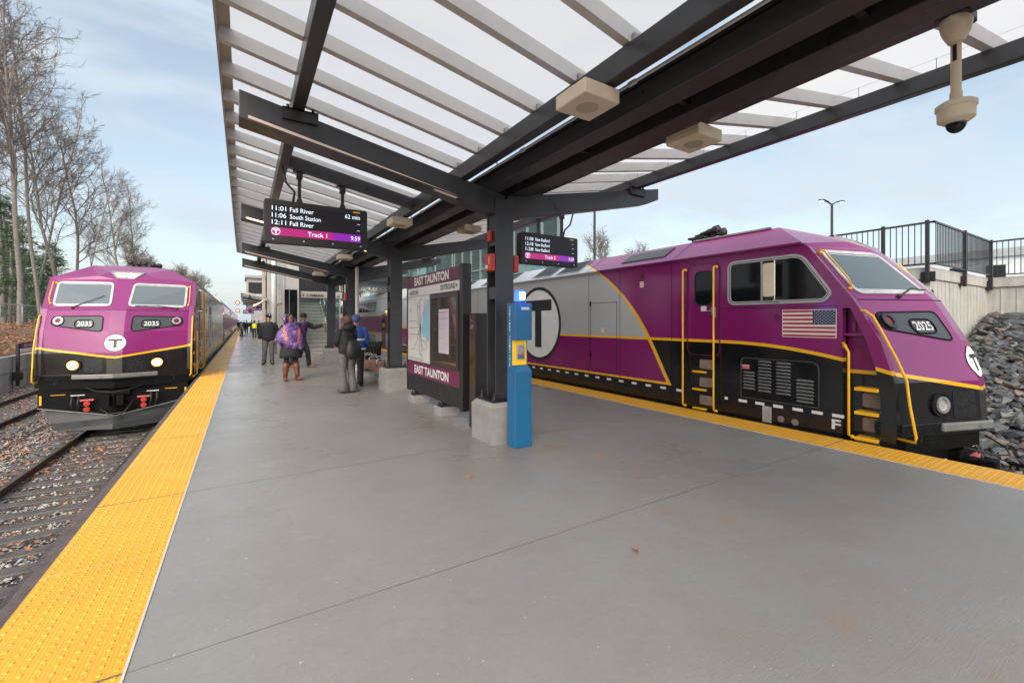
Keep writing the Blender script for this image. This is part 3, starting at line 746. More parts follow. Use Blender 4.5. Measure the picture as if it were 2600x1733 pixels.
screen(.24, 51.5, [('11:01', 'Fall River'), ('11:06', 'South Station'), ('12:11', 'Fall River')], 'Track 1', '9:59', '62 min', 'far small departure screen under the distant canopy, nearer of the two far ones', far=True)
screen(-.05, 76, [('11:01', 'Fall River'), ('11:06', 'South Station'), ('12:11', 'Fall River')], 'Track 1', '9:59', '62 min', 'farthest tiny departure screen down the platform above the crowd', far=True)

# ================================================================== SPEAKERS, CAMERAS, ALARMS
def speaker(x, y, z, label):
    r = thing('ceiling_speaker', label, 'speaker', (x, y, z), 0, 'box speakers hung under the canopy')
    m_ = MB(); m_.box(-.18, .18, -.18, .18, 0, .115); m_.build('housing', CREAM, r, bevel=.012)
    m_ = MB(); n = 0
    for k in range(1, 8):
        rr = .012*k; c_ = max(6, int(6*k))
        for i in range(c_): a = 2*pi*i/c_; m_.disc((rr*cos(a), rr*sin(a), -.0015), (0, 0, 1), .0032, 5, .003)
    m_.build('grille', DARK2, r)
    m_ = MB(); m_.box(-.06, -.04, -.02, .02, .115, .19); m_.box(.04, .06, -.02, .02, .115, .19); m_.build('bracket', GREYM, r)
    return r
spn = ['nearest', 'second', 'third', 'farthest']
for i in range(4):
    speaker(XC-.71, 2.62+4.88*i, 3.30 if i == 0 else 3.27, '%s of the cream box speakers under the left side of the gutter' % spn[i])
for i in range(3):
    speaker(XC+.64, 2.62+4.88*i, 3.30, '%s of the cream box speakers under the right side of the gutter' % ['nearest', 'middle', 'farthest'][i])
cm = thing('security_camera', 'cream dome security camera on a short pole hanging at top right', 'camera', (3.70, .82, 2.76))
m_ = MB(); m_.prism(rpoly([(-.15, -.10), (.15, -.10), (.15, .10), (-.15, .10)], .04), 'z', .68, .73); m_.build('mounting_plate', DARK2, cm)
m_ = MB(); m_.loft([(0, 0, .55, .05, .05), (0, 0, .58, .075, .07), (0, 0, .62, .13, .09), (0, 0, .665, .145, .10), (0, 0, .68, .145, .10)], 14); m_.tube([(-.10, 0, .62), (.10, 0, .70)], .04, 8); m_.build('mount', CREAM, cm, smooth=True, ang=50)
m_ = MB(); m_.tube([(0, 0, .17), (0, 0, .57)], .034, 16); m_.tube([(0, 0, .17), (0, 0, .24)], .040, 16); m_.build('stem', CREAM, cm, smooth=True, ang=50)
m_ = MB(); m_.box(-.036, -.033, -.012, .012, .43, .53); m_.build('slot', DARK2, cm)
m_ = MB(); m_.loft([(0, 0, .045, .07, .07), (0, 0, .07, .115, .115), (0, 0, .135, .118, .118), (0, 0, .14, .128, .128), (0, 0, .165, .128, .128), (0, 0, .18, .10, .10)], 28); m_.build('housing', CREAM, cm, smooth=True, ang=35)
m_ = MB(); m_.ball((0, 0, .055), .068, .068, .068, 20, 12); m_.build('dome', GLASSD, cm, smooth=True)
m_ = MB(); m_.tube([(.03, .0, .70), (.07, .02, .85), (.02, .1, .95)], .013, 6); m_.build('cable', STEEL, cm, smooth=True); cm.scale = (.74, .74, .98)
for (x, y, lb, sg) in ((2.815, 5.10, 'red fire alarm strobe on the left face of the nearest column', -1), (3.19, 5.10, 'red fire alarm strobe on the right face of the nearest column', 1), (2.815, 14.8, 'small red fire alarm strobe on the third column beside the parking sign', -1)):
    r = thing('fire_alarm', lb, 'fire alarm', (x, y, 2.27), 0, 'red fire alarm strobes')
    m_ = MB(); m_.box(-.035, .035, -.08, .08, 0, .23); m_.build('housing', RED, r, bevel=.01)
    m_ = MB(); m_.ball((sg*.036, .03, .055), .012, .028, .028, 10, 6); m_.build('strobe_lens', WHITE, r, smooth=True)
    m_ = MB(); text(m_, 'FIRE', .10, .03, lambda a, b: (sg*.0365, -.02-b if sg < 0 else -.02+b, .09+a), 0, .012); m_.build('lettering', WHITE, r, fixn=False)
m_ = MB(); m_.box(-.02, .02, -.04, .04, 0, .15); tag(m_.build('pull_station', RED, bevel=.008, loc=(2.84, 5.16, 2.68)), 'thin red alarm unit high on the nearest column above the strobe', 'alarm')
# silver downpipe at the third column
dp = MB(); dp.tube([(3.11, 14.5, 0), (3.11, 14.5, 3.35)], .058, 14); tag(dp.build('downpipe', M('galv_pipe', (.52,.47,.43), .4, .3, .08), smooth=True, ang=50), 'pale metal downpipe standing in front of the third column', 'downpipe')

# ================================================================== EMERGENCY BOX
eb = thing('emergency_call_box', 'tall blue emergency call post with lit blue lamp beside the nearest column', 'call box', (3.01, 4.68, 0))
m_ = MB()
m_.box(-.12, .12, -.01, .10, .001, 1.83); m_.prism([(-.095, 1.36), (-.095, 1.83), (-.01, 1.83), (-.01, 1.36)], 'x', -.12, .135)
m_.prism([(-.095, .001), (-.095, .96), (-.01, 1.03), (-.01, .001)], 'x', -.12, .135); m_.build('body', BLUEB, eb, bevel=.006)
m_ = MB(); m_.box(-.112, .10, -.016, -.0105, 1.04, 1.355); m_.build('recess_panel', M('call_panel_yellow', (.75, .45, .02), .4, 0, .08, emit=.12), eb)
m_ = MB(); m_.prism(rrect(-.055, .065, 1.11, 1.30, .012), 'y', -.032, -.016); m_.build('intercom', STEEL, eb, bevel=.003)
m_ = MB(); m_.disc((.005, -.032, 1.235), (0, -1, 0), .038, 24, .004); m_.disc((.005, -.036, 1.235), (0, -1, 0), .014, 12, .003); m_.build('speaker_grille', GREYM, eb)
m_ = MB(); m_.box(-.045, .055, -.0345, -.032, 1.165, 1.18); m_.build('red_label', RED, eb)
m_ = MB(); m_.box(-.045, .055, -.0345, -.032, 1.13, 1.16); m_.build('blue_label', BLUEB, eb)
m_ = MB(); m_.box(-.03, .09, -.098, -.095, 1.765, 1.777); m_.box(-.03, .09, -.098, -.095, 1.745, 1.757); m_.build('maker_plate', WHITE, eb)
m_ = MB(); m_.disc((-.01, -.02, 1.83), (0, 0, 1), .075, 20, .02); m_.build('lamp_base', DARK2, eb)
BL = M('blue_lamp', (.02, .08, .9), .2, emit=2.2, ecol=(.03, .10, 1, 1), var=0, rv=0); BLC = M('blue_lamp_core', (.5, .7, 1), .2, emit=7, ecol=(.35, .55, 1, 1), var=0, rv=0)
m_ = MB(); m_.loft([(-.01, -.02, 1.85, .068, .068), (-.01, -.02, 1.97, .060, .060), (-.01, -.02, 1.995, .05, .05)], 8); lmp = m_.build('beacon', BL, eb)
m_ = MB(); m_.box(-.05, .03, -.095, -.086, 1.875, 1.965); m_.build('beacon_glow', BLC, lmp)
m_ = MB()
for i, ch in enumerate('CUSTOMER ASSISTANCE'):
    if ch != ' ': text(m_, ch, .026, .028, lambda a, b: (-.1215, .045-a, b), 0, .02, 0, 1.76-i*.041)
m_.build('lettering', WHITE, eb, fixn=False)
pl = bpy.data.lights.new('beacon_light', 'POINT'); pl.energy = 2.2; pl.color = (.05, .12, 1); pl.shadow_soft_size = .05
po = bpy.data.objects.new('beacon_light', pl); COL.objects.link(po); po.parent = eb; po.location = (-.01, -.13, 1.93)

# ================================================================== INFO PANEL, PYLON
ip = thing('map_case', 'double sided map case with two purple EAST TAUNTON bands on concrete feet', 'map case', (2.93, 7.35, 0))
PX = 2.85
def IP(mb, n, mt, **k): return W2(mb, n, mt, ip, **k)
m_ = MB(); m_.box(PX+.004, PX+.14, 6.14, 8.60, .24, 2.47); IP(m_, 'cabinet', DARK2, bevel=.004)
m_ = MB(); m_.box(PX-.005, PX+.15, 6.03, 6.135, .21, 2.49); IP(m_, 'end_post', DARK2, bevel=.006)
m_ = MB(); m_.box(PX-.005, PX+.15, 8.60, 8.68, .21, 2.49); IP(m_, 'end_post', DARK2, bevel=.006)
m_ = MB(); m_.box(PX-.002, PX+.004, 6.145, 8.595, 2.245, 2.465); IP(m_, 'name_band', PURP)
m_ = MB(); m_.box(PX-.002, PX+.004, 6.145, 8.595, .555, .81); IP(m_, 'name_band', M('sign_purple_low', (.14, .016, .062), .35, 0, .05))
m_ = MB(); m_.box(PX-.002, PX+.004, 6.145, 8.595, 2.085, 2.243); IP(m_, 'direction_band', M('sign_white', (.55,.53,.50), .45, 0, .03))
FX = lambda y0: (lambda a, b: (PX-.0045, y0-a, b))
m_ = MB(); text(m_, 'EAST TAUNTON', 1.66, .145, FX(8.21), 0, .030, 0, 2.29); text(m_, 'EAST TAUNTON', 1.65, .145, FX(8.21), 0, .030, 0, .605); IP(m_, 'station_lettering', M('sign_letter_white', (.66,.64,.62), .5, var=0), fixn=False)
m_ = MB(); text(m_, 'BOSTON', .45, .075, FX(8.46), 0, .022, 0, 2.115); text(m_, 'OUTBOUND', .62, .085, FX(6.91), 0, .022, 0, 2.125)
f = FX(8.55); m_.face([f(0, 2.15), f(.05, 2.125), f(.05, 2.175)]); f = FX(6.26); m_.face([f(.06, 2.165), f(0, 2.135), f(0, 2.195)])
IP(m_, 'direction_lettering', DARK2, fixn=False)
m_ = MB(); m_.box(PX-.008, PX+.004, 7.40, 8.585, .83, 2.075); IP(m_, 'map_sheet', M('map_paper', (.52,.50,.47), .5, 0, .03))
wt = [(7.42, 1.98), (7.42, 1.27), (7.50, 1.22), (7.62, 1.33), (7.72, 1.30), (7.78, 1.42), (7.80, 1.52), (7.74, 1.60), (7.72, 1.70), (7.62, 1.80), (7.55, 1.93), (7.50, 1.99)]
m_ = MB(); m_.face([(PX-.0095, a, b) for a, b in wt]); IP(m_, 'map_sea', M('map_sea', (.20, .40, .52), .5, var=0), fixn=False)
m_ = MB(); R3 = random.Random(11); hub = (7.86, 1.50)
def mline(p, q, w=.004):
    d = Vector((q[0]-p[0], q[1]-p[1])); 
    if d.length < 1e-5: return
    n = Vector((-d.y, d.x)).normalized()*w
    m_.face([(PX-.011, p[0]-n.x, p[1]-n.y), (PX-.011, q[0]-n.x, q[1]-n.y), (PX-.011, q[0]+n.x, q[1]+n.y), (PX-.011, p[0]+n.x, p[1]+n.y)])
routes = [[hub, (8.02, 1.72), (8.02, 1.95)], [hub, (7.90, 1.70), (7.90, 2.0), (7.78, 2.01)], [hub, (7.80, 1.70), (7.66, 1.78), (7.60, 2.0)], [hub, (8.10, 1.60), (8.52, 1.60)], [hub, (8.05, 1.47), (8.52, 1.47)],
          [hub, (8.0, 1.35), (8.5, 1.34)], [hub, (8.06, 1.2), (8.22, 1.06), (8.38, 1.05)], [hub, (7.93, 1.2), (7.92, .96)], [hub, (7.85, 1.22), (7.72, 1.08), (7.62, 1.07)], [hub, (7.82, 1.25), (7.60, 1.22), (7.50, 1.10)], [(7.80, 1.25), (7.78, 1.05), (7.88, .98), (7.72, .92)], [(8.02, 1.88), (7.90, 1.88)], [hub, (7.74, 1.40)]]
for rt in routes:
    for a, b in zip(rt, rt[1:]):
        mline(a, b); n = max(1, int((Vector(b)-Vector(a)).length/.035))
        for i in range(n):
            p = (a[0]+(b[0]-a[0])*(i+.5)/n, a[1]+(b[1]-a[1])*(i+.5)/n); s_ = R3.choice((-1, 1)); mline(p, (p[0]+s_*(.02+.035*R3.random()), p[1]), .0014)
for i in range(8): mline((8.53, 2.045-i*.012) if i < 1 else (8.5, 1.86-i*.012), (8.33, 2.045-i*.012) if i < 1 else (8.5-.16*R3.uniform(.6, 1), 1.86-i*.012), .0012)
for i in range(6): mline((8.55, .90-i*.01), (8.55-R3.uniform(.5, 1.05), .90-i*.01), .001)
IP(m_, 'map_route', DARK2, fixn=False)
m_ = MB(); ring(m_, [(7.34, .82), (7.34, 2.06), (6.17, 2.06), (6.17, .82)], [(7.29, .89), (7.29, 1.99), (6.23, 1.99), (6.23, .89)], lambda a, b: (PX+.003, a, b), lambda a, b: (PX-.022, a, b)); IP(m_, 'poster_frame', M('poster_frame', (.035,.03,.028), .35), bevel=.002)
m_ = MB(); m_.box(PX-.001, PX+.003, 6.22, 7.30, .88, 2.0); IP(m_, 'poster_glass', M('poster_backing', (.05,.045,.04), .05, 0, .1, rv=0, spec=.9))
m_ = MB(); m_.box(PX-.004, PX-.0015, 6.55, 6.98, 1.06, 1.80); IP(m_, 'timetable', M('timetable_paper', (.50,.44,.48), .4, 0, .03))
m_ = MB()
for i in range(36):
    z = 1.74-i*.0185
    if i % 9 == 8: continue
    m_.box(PX-.0052, PX-.0042, 6.58+R3.random()*.14, 6.955, z, z+.004)
IP(m_, 'timetable_line', GREYM)
m_ = MB(); m_.box(PX-.0055, PX-.0042, 6.56, 6.97, 1.745, 1.755); m_.box(PX-.0055, PX-.0042, 6.56, 6.97, 1.64, 1.65); IP(m_, 'timetable_header', M('magenta_print', (.35,.02,.18), .4, var=0))
for y in (6.93, 8.30):
    m_ = MB(); m_.box(PX-.05, PX+.29, y-.15, y+.15, -.003, .15); IP(m_, 'foot_block', CONC, bevel=.008)
    m_ = MB(); m_.box(PX-.02, PX+.20, y-.10, y+.10, .15, .175); m_.box(PX+.04, PX+.10, y-.06, y+.06, .175, .245)
    for q in (-.07, .07): m_.tube([(PX+.01, y+q, .175), (PX+.01, y+q, .215)], .016, 6); m_.tube([(PX+.17, y+q, .175), (PX+.17, y+q, .215)], .016, 6)
    IP(m_, 'foot_plate', DARK2)
pyl = thing('fare_pylon', 'slim black pylon between the map case and the nearest column', 'pylon', (3.08, 5.82, 0))
m_ = MB(); m_.box(-.17, .17, -.11, .11, 0, 1.72); m_.build('body', DARK2, pyl, bevel=.006)
m_ = MB(); m_.box(-.173, -.170, -.09, .09, .08, 1.70); m_.build('side_panel', M('bronze_glass', (.05,.035,.022), .2, .2, .2), pyl)
m_ = MB(); text(m_, 'Tap', .07, .025, lambda a, b: (-.1745, .06-a, 1.60+b), 0, .01)
for i in range(3): m_.box(-.1745, -.1735, -.06+.02*i, .06, 1.53-i*.022, 1.538-i*.022)
m_.build('lettering', GREYM, pyl, fixn=False)

# ================================================================== BENCH, BIN, PARKING SIGN
BW = M('bench_wood', (.21, .095, .05), .5, 0, .3, 10, bump=.2, bs=40)
bn = thing('platform_bench', 'brown timber bench with silver hoop armrests between the second and third columns', 'bench', (3.08, 12.1, 0))
for i, x in enumerate((-.31, -.10, .11)):
    m_ = MB(); m_.box(x, x+.195, -1.45, 1.25, .34, .46); m_.build('seat_plank', BW, bn, bevel=.015)
for y in (-1.05, .85):
    m_ = MB(); m_.box(-.2, .2, y-.05, y+.05, .30, .34); m_.box(-.05, .05, y-.05, y+.05, .18, .30); m_.box(-.1, .1, y-.09, y+.09, .165, .18); m_.build('leg', DARK2, bn)
    m_ = MB(); m_.box(-.17, .17, y-.15, y+.15, -.003, .165); m_.build('foot_block', CONC, bn, bevel=.008)
for y in (-1.1, -.35, .4, 1.0):
    m_ = MB(); m_.tube([(-.24, y, .46), (-.24, y, .62), (-.21, y, .65), (.12, y, .65), (.15, y, .62), (.15, y, .46)], .014, 8); m_.build('armrest', STEEL, bn, smooth=True)
tb = thing('litter_bin', 'black slatted litter bin behind the timber bench', 'bin', (3.72, 14.9, 0))
for i in range(18):
    a = 2*pi*i/18; m_ = MB(); ca, sa = cos(a), sin(a); m_.tube([(.22*ca, .22*sa, .05), (.25*ca, .25*sa, .7), (.31*ca, .31*sa, .92)], .022, 4); m_.build('slat', DARK2, tb)
m_ = MB(); m_.tube([(0, 0, .03), (0, 0, .75)], .2, 16); m_.build('liner', RUBBER, tb)
m_ = MB(); m_.tube([(0, 0, .0), (0, 0, .05)], .24, 16); m_.build('base', DARK2, tb)
pk = thing('parking_sign', 'white hanging sign with up arrow and PARKING in front of the stairs', 'sign', (2.85, 20, 2.56))
m_ = MB(); m_.box(-.83, .83, -.03, .03, 0, .32); m_.build('panel', M('sign_panel_white', (.56,.52,.48), .5, 0, .03), pk)
m_ = MB(); ring(m_, rrect(-.83, .83, 0, .32, .01, 1), rrect(-.81, .81, .02, .30, .01, 1), lambda a, b: (a, -.03, b), lambda a, b: (a, -.036, b)); m_.build('frame', DARK2, pk)
m_ = MB(); F = lambda a, b: (a, -.038, b); text(m_, 'PARKING', .52, .10, F, 0, .035, -.46, .07)
m_.face([F(-.77, .12), F(-.72, .17), F(-.67, .12), F(-.705, .12), F(-.705, .06), F(-.735, .06), F(-.735, .12)])
n = 24; ring(m_, [(-.56+.06*cos(2*pi*i/n), .115+.06*sin(2*pi*i/n)) for i in range(n)], [(-.56+.052*cos(2*pi*i/n), .115+.052*sin(2*pi*i/n)) for i in range(n)], lambda a, b: (a, -.036, b), F)
text(m_, 'P', .04, .075, F, 0, .02, -.58, .08); ring(m_, rrect(.60, .70, .07, .17, .02, 2), rrect(.615, .685, .10, .155, .01, 2), lambda a, b: (a, -.036, b), F)
m_.build('lettering', DARK2, pk, fixn=False)
for q in (-.6, .6):
    m_ = MB(); m_.tube([(q, 0, .32), (q, 0, .9)], .015, 6); m_.build('hanger', DARK2, pk)
# ================================================================== TRAINS
PURC = (.198, .010, .116); GRYC = (.42, .42, .42); BLKC = (.006, .006, .007); YELC = (.80, .42, .012)
def livery(name, kind='loco'):
    m, t, p, co, X, Y, Z = base(name, .24)
    ax = X.abs()
    if kind == 'loco':
        # stripe height: on the nose by x, on the side by y
        nose = ax*(.235/1.44)+.70
        sd = (((Y*-1)+2.4).max(0)/2.4).pow(2.2)*-.335+1.27
        onnose = ax.lt(1.4405); zs = onnose*nose+onnose.inv()*sd
        yc = Z*.72964825+Z*Z*-.22528251+Z*Z*Z*.09400894+3.22130846+(Z-2.75).max(0)*1.3
        grey = Y.gt(yc)
        above = Z.gt(zs-.002)
        front = mixc(t, above, BLKC, PURC)
        back = mixc(t, Z.gt(1.27), PURC, GRYC); back = mixc(t, Z.lt(.355), back, BLKC)
        c = mixc(t, grey, front, back)
        s1 = (Z-zs+.0235).abs().lt(.0255); s2 = (Y-yc).abs().lt(.045)*Z.gt(.355); s3 = grey*(Z-.378).abs().lt(.023)
        s = s1.max(s2).max(s3); c = mixc(t, s, c, YELC)
    else:
        silver = mixc(t, noise(t, co, 2, 4, .6, .3, .7), (.42, .425, .43), (.55, .555, .56))
        c = mixc(t, (Z-1.40).abs().lt(.50), silver, PURC)
        c = mixc(t, (Z-1.94).abs().lt(.03).max((Z-.88).abs().lt(.03)), c, YELC)
        p.inputs['Metallic'].default_value = .25
    g = noise(t, co, 1.3, 5, .65, .35, .75); c = mixc(t, g*.05, c, (.03, .025, .025))
    dst = noise(t, co, 3, 4, .7, .45, .8, sc=(3, 3, .5))*((Z*-.5)+.75).max(0).min(1); c = mixc(t, dst*.45, c, (.05, .035, .022))
    t.links.new(c, p.inputs['Base Color'])
    r = noise(t, co, 2.5, 5, .7, .3, .7)*.12+(.13 if kind == 'loco' else .30); t.links.new(r.o, p.inputs['Roughness'])
    w = noise(t, co, 1.1, 2, .5); bump(t, p, w, .02, .10)
    p.inputs['Coat Weight'].default_value = .2 if kind == 'loco' else 0; p.inputs['Coat Roughness'].default_value = .12
    return m
LIV = livery('loco_livery'); CLIV = livery('coach_livery', 'coach')
PURM = M('purple_paint', PURC, .25, 0, .06, coat=.3); PURD = M('purple_recess', (.07, .008, .05), .35, 0, .1)
BLKM = M('black_body', BLKC, .28, 0, .2, 3, coat=.1, spec=.3); BLKR = M('black_frame', (.0035, .0033, .003), .6, 0, .4, 5, bump=.2, bs=30, spec=.15)
FRM = M('window_rubber_grey', (.42, .42, .42), .45, .2, .1, 12); FRW = M('window_frame_pale', (.42, .42, .41), .5, 0, .25, 9)
WIND = M('windshield', (.095, .115, .12), .04, 0, 0, rv=0, spec=.9)
GRLL = M('grille_mesh', (.022, .022, .022), .5, .3, .1)
TANP = M('worn_tan_patch', (.20, .155, .125), .7, 0, .25, 9)
PLTE = M('number_recess', (.045, .05, .056), .5, 0, .08); LETW = M('lettering_white', (.68, .68, .67), .45, var=.04); LETB = M('lettering_dark', (.018, .018, .022), .4)
LOGW = M('logo_white', (.72, .71, .69), .4, 0, .05)
HLIT = M('headlamp_lit', (1, .9, .7), .2, emit=9, ecol=(1, .78, .45, 1), var=0, rv=0); HGLOW = M('headlamp_ring_lit', (1, .7, .3), .3, emit=1.1, ecol=(1, .30, .05, 1), var=0, rv=0)
HOFF = M('headlamp_glass', (.5, .5, .48), .08, .4, 0, rv=0); REDL = M('red_lens', (.16, .01, .015), .15, 0, 0, rv=0)
FLAGR = M('flag_red', (.38, .02, .035), .4, 0, .04); FLAGB = M('flag_blue', (.012, .022, .08), .4, 0, .04); FLAGW = M('flag_white', (.62, .60, .58), .4, 0, .04)
NR = [(.27, 0.0, -.47), (.80, .02, -.44), (1.34, .17, -.27), (1.91, .47, .01), (2.70, 1.02, .70)]
NW, NC = 1.44, .15
def nose(x, z, off=0.0):
    a = abs(x)
    for i in range(4):
        if z <= NR[i+1][0] or i == 3: break
    z0, s0, c0 = NR[i]; z1, s1, c1 = NR[i+1]; t = (z-z0)/(z1-z0); sd = s0+(s1-s0)*t; ct = c0+(c1-c0)*t
    k = max(0, (a-NC)/(NW-NC)); y = ct+(sd-ct)*k
    sl = (c1-c0)/(z1-z0); lx = (sd-ct)/(NW-NC)*(1 if a > NC else 0)*(1 if x > 0 else -1)
    n = Vector((lx, -1, sl)).normalized(); return Vector((x, y, z))+n*off
def loco(num, loc, label, lit):
    r = thing('locomotive', label, 'locomotive', loc, 0, 'purple commuter locomotives')
    DZ = (0, 0, -loc[2])
    def B(mb, n, mt, par=None, **k):
        o = mb.build(n, mt, par or r, **k)
        if par is None: o.location = DZ
        return o
    LEN = 21.6
    # body: nose, sides, roof
    m_ = MB(); st = [-NW, -NC, NC, NW]
    xs_ = [-NW+(NW-NC)*i/8 for i in range(9)]+[NC+(NW-NC)*i/8 for i in range(9)]; zs_ = []
    for i in range(4): zs_ += [NR[i][0]+(NR[i+1][0]-NR[i][0])*j/5 for j in range(5)]
    zs_.append(NR[4][0]); b0 = len(m_.v); nxx = len(xs_)
    for z in zs_: m_.v += [tuple(nose(x, z)) for x in xs_]
    for j in range(len(zs_)-1):
        for i in range(nxx-1): q = b0+j*nxx+i; m_.f.append((q, q+1, q+nxx+1, q+nxx)); m_.m.append(0)
    Es, Ec = (1.44, 1.02, 2.70), (.15, .70, 2.70)
    for s in (-1, 1):
        g = lambda p: (p[0]*s, p[1], p[2])
        G, H_, Hc, K, Kp, Ev = (.60, .90, 2.84), (.20, .77, 2.76), (.38, 1.17, 2.98), (.88, 1.76, 3.19), (.45, 1.86, 3.23), (1.56, 1.09, 2.76)
        m_.face([g(Es), g(Ec), g(H_), g(G)]); m_.face([g(Es), g(G), g(Ev)]); m_.face([g(Ev), g(G), g(K)]); m_.face([g(G), g(H_), g(Hc)]); m_.face([g(G), g(Hc), g(K)]); m_.face([g(Hc), g(Kp), g(K)])
        # side plate with the ladder recess behind the front pillar
        out = [(LEN, -.02), (.59, -.02), (.59, 1.78), (.50, 1.78), (.34, 1.38), (.22, .98), (.17, .60), (.17, -.05), (.02, -.05), (0, .27), (.02, .80), (.17, 1.34), (.47, 1.91), (1.02, 2.70), (1.09, 2.755), (LEN, 2.755)]
        m_.prism(out, 'x', s*1.445, s*1.56)
        # roof
        m_.face([g(Ev), g(K), (s*.88, LEN, 3.19), (s*1.56, LEN, 2.756)])
        m_.face([g(K), g(Kp), (s*.45, LEN, 3.23), (s*.88, LEN, 3.19)])
    m_.face([(-.45, 1.86, 3.23), (.45, 1.86, 3.23), (.45, LEN, 3.23), (-.45, LEN, 3.23)]); m_.face([(-.38, 1.17, 2.98), (.38, 1.17, 2.98), (.45, 1.86, 3.23), (-.45, 1.86, 3.23)])
    m_.face([(-.20, .77, 2.76), (.20, .77, 2.76), (.38, 1.17, 2.98), (-.38, 1.17, 2.98)]); m_.face([(-.15, .70, 2.70), (.15, .70, 2.70), (.20, .77, 2.76), (-.20, .77, 2.76)])
    m_.box(-1.44, 1.44, LEN-.02, LEN, 0, 2.74)
    B(m_, 'body', LIV, fixn=False if False else True)
    m_ = MB(); m_.box(-1.12, 1.12, .30, .60, -.1, 1.2); m_.box(-1.15, 1.15, .60, .70, -.1, 2.0); m_.box(-1.43, 1.43, .72, LEN-.3, -.35, .30); B(m_, 'inner_frame', BLKR)
    for s in (-1, 1):
        m_ = MB(); m_.prism([(.165, -.05), (.595, -.05), (.595, 1.79), (.49, 1.79), (.33, 1.39), (.21, .99), (.165, .61)], 'x', s*1.36, s*1.385); B(m_, 'ladder_recess', LIV)
        m_ = MB(); m_.box(min(s*1.386, s*1.54), max(s*1.386, s*1.54), .36, .585, 1.40, 1.43); B(m_, 'recess_shelf', PURM, bevel=.004)
    for s in (-1, 1):
        # ladder steps at the nose and under the door
        for z in (.0, .345, .665):
            m_ = MB(); m_.box(min(s*1.39, s*1.60), max(s*1.39, s*1.60), .185, .445, z, z+.045); B(m_, 'step', YEL, bevel=.008)
        for z in (.10, .43):
            m_ = MB(); m_.prism(rrect(.19, .42, z, z+.19, .02, 2), 'x', s*1.386, s*1.392); B(m_, 'step_patch', TANP)
        for z in (.0, .345, .665):
            m_ = MB(); m_.box(min(s*1.50, s*1.62), max(s*1.50, s*1.62), 2.66, 2.92, z, z+.035); B(m_, 'step', YEL, bevel=.008)
        for z in (.10, .42, .745):
            m_ = MB(); m_.prism(rrect(2.53, 2.80, z, z+.165, .02, 2), 'x', s*1.561, s*1.566); B(m_, 'step_patch', TANP)
        m_ = MB(); m_.box(min(s*1.23, s*1.52), max(s*1.23, s*1.52), .19, .44, -.05, -.006); B(m_, 'step_plate', STEEL)
        # cab side window
        wp = rpoly([(2.26, 1.87), (.80, 1.87), (.70, 2.0), (1.10, 2.61), (2.26, 2.61)], [.14, .10, .10, .14, .14], 5)
        f0 = lambda a, b: (s*1.560, a, b); f1 = lambda a, b: (s*1.578, a, b); f2 = lambda a, b: (s*1.570, a, b)
        m_ = MB(); i1 = inset(wp, .055); ring(m_, wp, i1, f0, f1); fr = B(m_, 'side_window_frame', FRM)
        m_ = MB(); ring(m_, inset(wp, .03), inset(wp, .038), lambda a, b: (s*1.577, a, b), lambda a, b: (s*1.5805, a, b)); B(m_, 'window_seal', RUBBER)
        m_ = MB(); m_.prism(i1, 'x', s*1.561, s*1.566); B(m_, 'side_window', GLASSD)
        m_ = MB(); m_.box(min(s*1.566, s*1.576), max(s*1.566, s*1.576), 1.675, 1.70, 1.93, 2.55); B(m_, 'window_divider', FRM)
        # mirror
        mr = MB(); mr.prism(rrect(1.43, 1.60, 1.98, 2.50, .03, 3), 'x', s*1.66, s*1.71); mo = B(mr, 'mirror', CREAM, bevel=.006)
        m_ = MB(); m_.box(min(s*1.565, s*1.70), max(s*1.565, s*1.70), 1.42, 1.445, 1.90, 1.93); m_.box(min(s*1.565, s*1.70), max(s*1.565, s*1.70), 1.42, 1.445, 2.54, 2.57); m_.tube([(s*1.69, 1.432, 1.90), (s*1.69, 1.432, 2.57)], .01, 6); m_.build('mirror_bracket', STEEL, mo)
        # cab door
        dp_ = rrect(2.42, 3.04, 1.0, 2.62, .10, 5)
        m_ = MB(); m_.prism(dp_, 'x', s*1.561, s*1.568); dr = B(m_, 'cab_door', LIV)
        m_ = MB(); ring(m_, inset(dp_, -.02), inset(dp_, -.002), f0, lambda a, b: (s*1.572, a, b)); m_.build('door_frame', PURD, dr)
        m_ = MB(); m_.prism(rrect(2.55, 2.88, 1.90, 2.49, .09, 5), 'x', s*1.569, s*1.573); m_.build('door_window', GLASSD, dr)
        m_ = MB(); ring(m_, rrect(2.535, 2.895, 1.885, 2.505, .10, 5), rrect(2.55, 2.88, 1.90, 2.49, .09, 5), f1, lambda a, b: (s*1.582, a, b)); m_.build('window_seal', RUBBER, dr)
        m_ = MB(); m_.box(min(s*1.569, s*1.585), max(s*1.569, s*1.585), 2.48, 2.56, 1.66, 1.85); m_.box(min(s*1.585, s*1.62), max(s*1.585, s*1.62), 2.50, 2.64, 1.77, 1.79); m_.build('handle', STEEL, dr, bevel=.003)
        m_ = MB(); m_.box(min(s*1.569, s*1.5715), max(s*1.569, s*1.5715), 2.66, 2.77, 1.78, 1.87); m_.build('door_notice', LETW, dr)
        # body panel seams
        for q in [(3.405, 3.415, 0, 2.75), (4.765, 4.775, .36, 2.72), (5.775, 5.785, .36, 2.72), (4.873, 5.709, 2.02, 2.032), (4.86, 4.872, .45, 2.032), (5.71, 5.722, .45, 2.032), (4.873, 5.709, .44, .452), (0.62, 2.42, 1.812, 1.82)]+[(y, y+.01, .36, 2.72) for y in (9.4, 11.6, 13.8, 16.0, 18.2, 20.4)]:
            m_ = MB(); m_.box(min(s*1.5595, s*1.5615), max(s*1.5595, s*1.5615), *q); B(m_, 'panel_seam', BLKR)
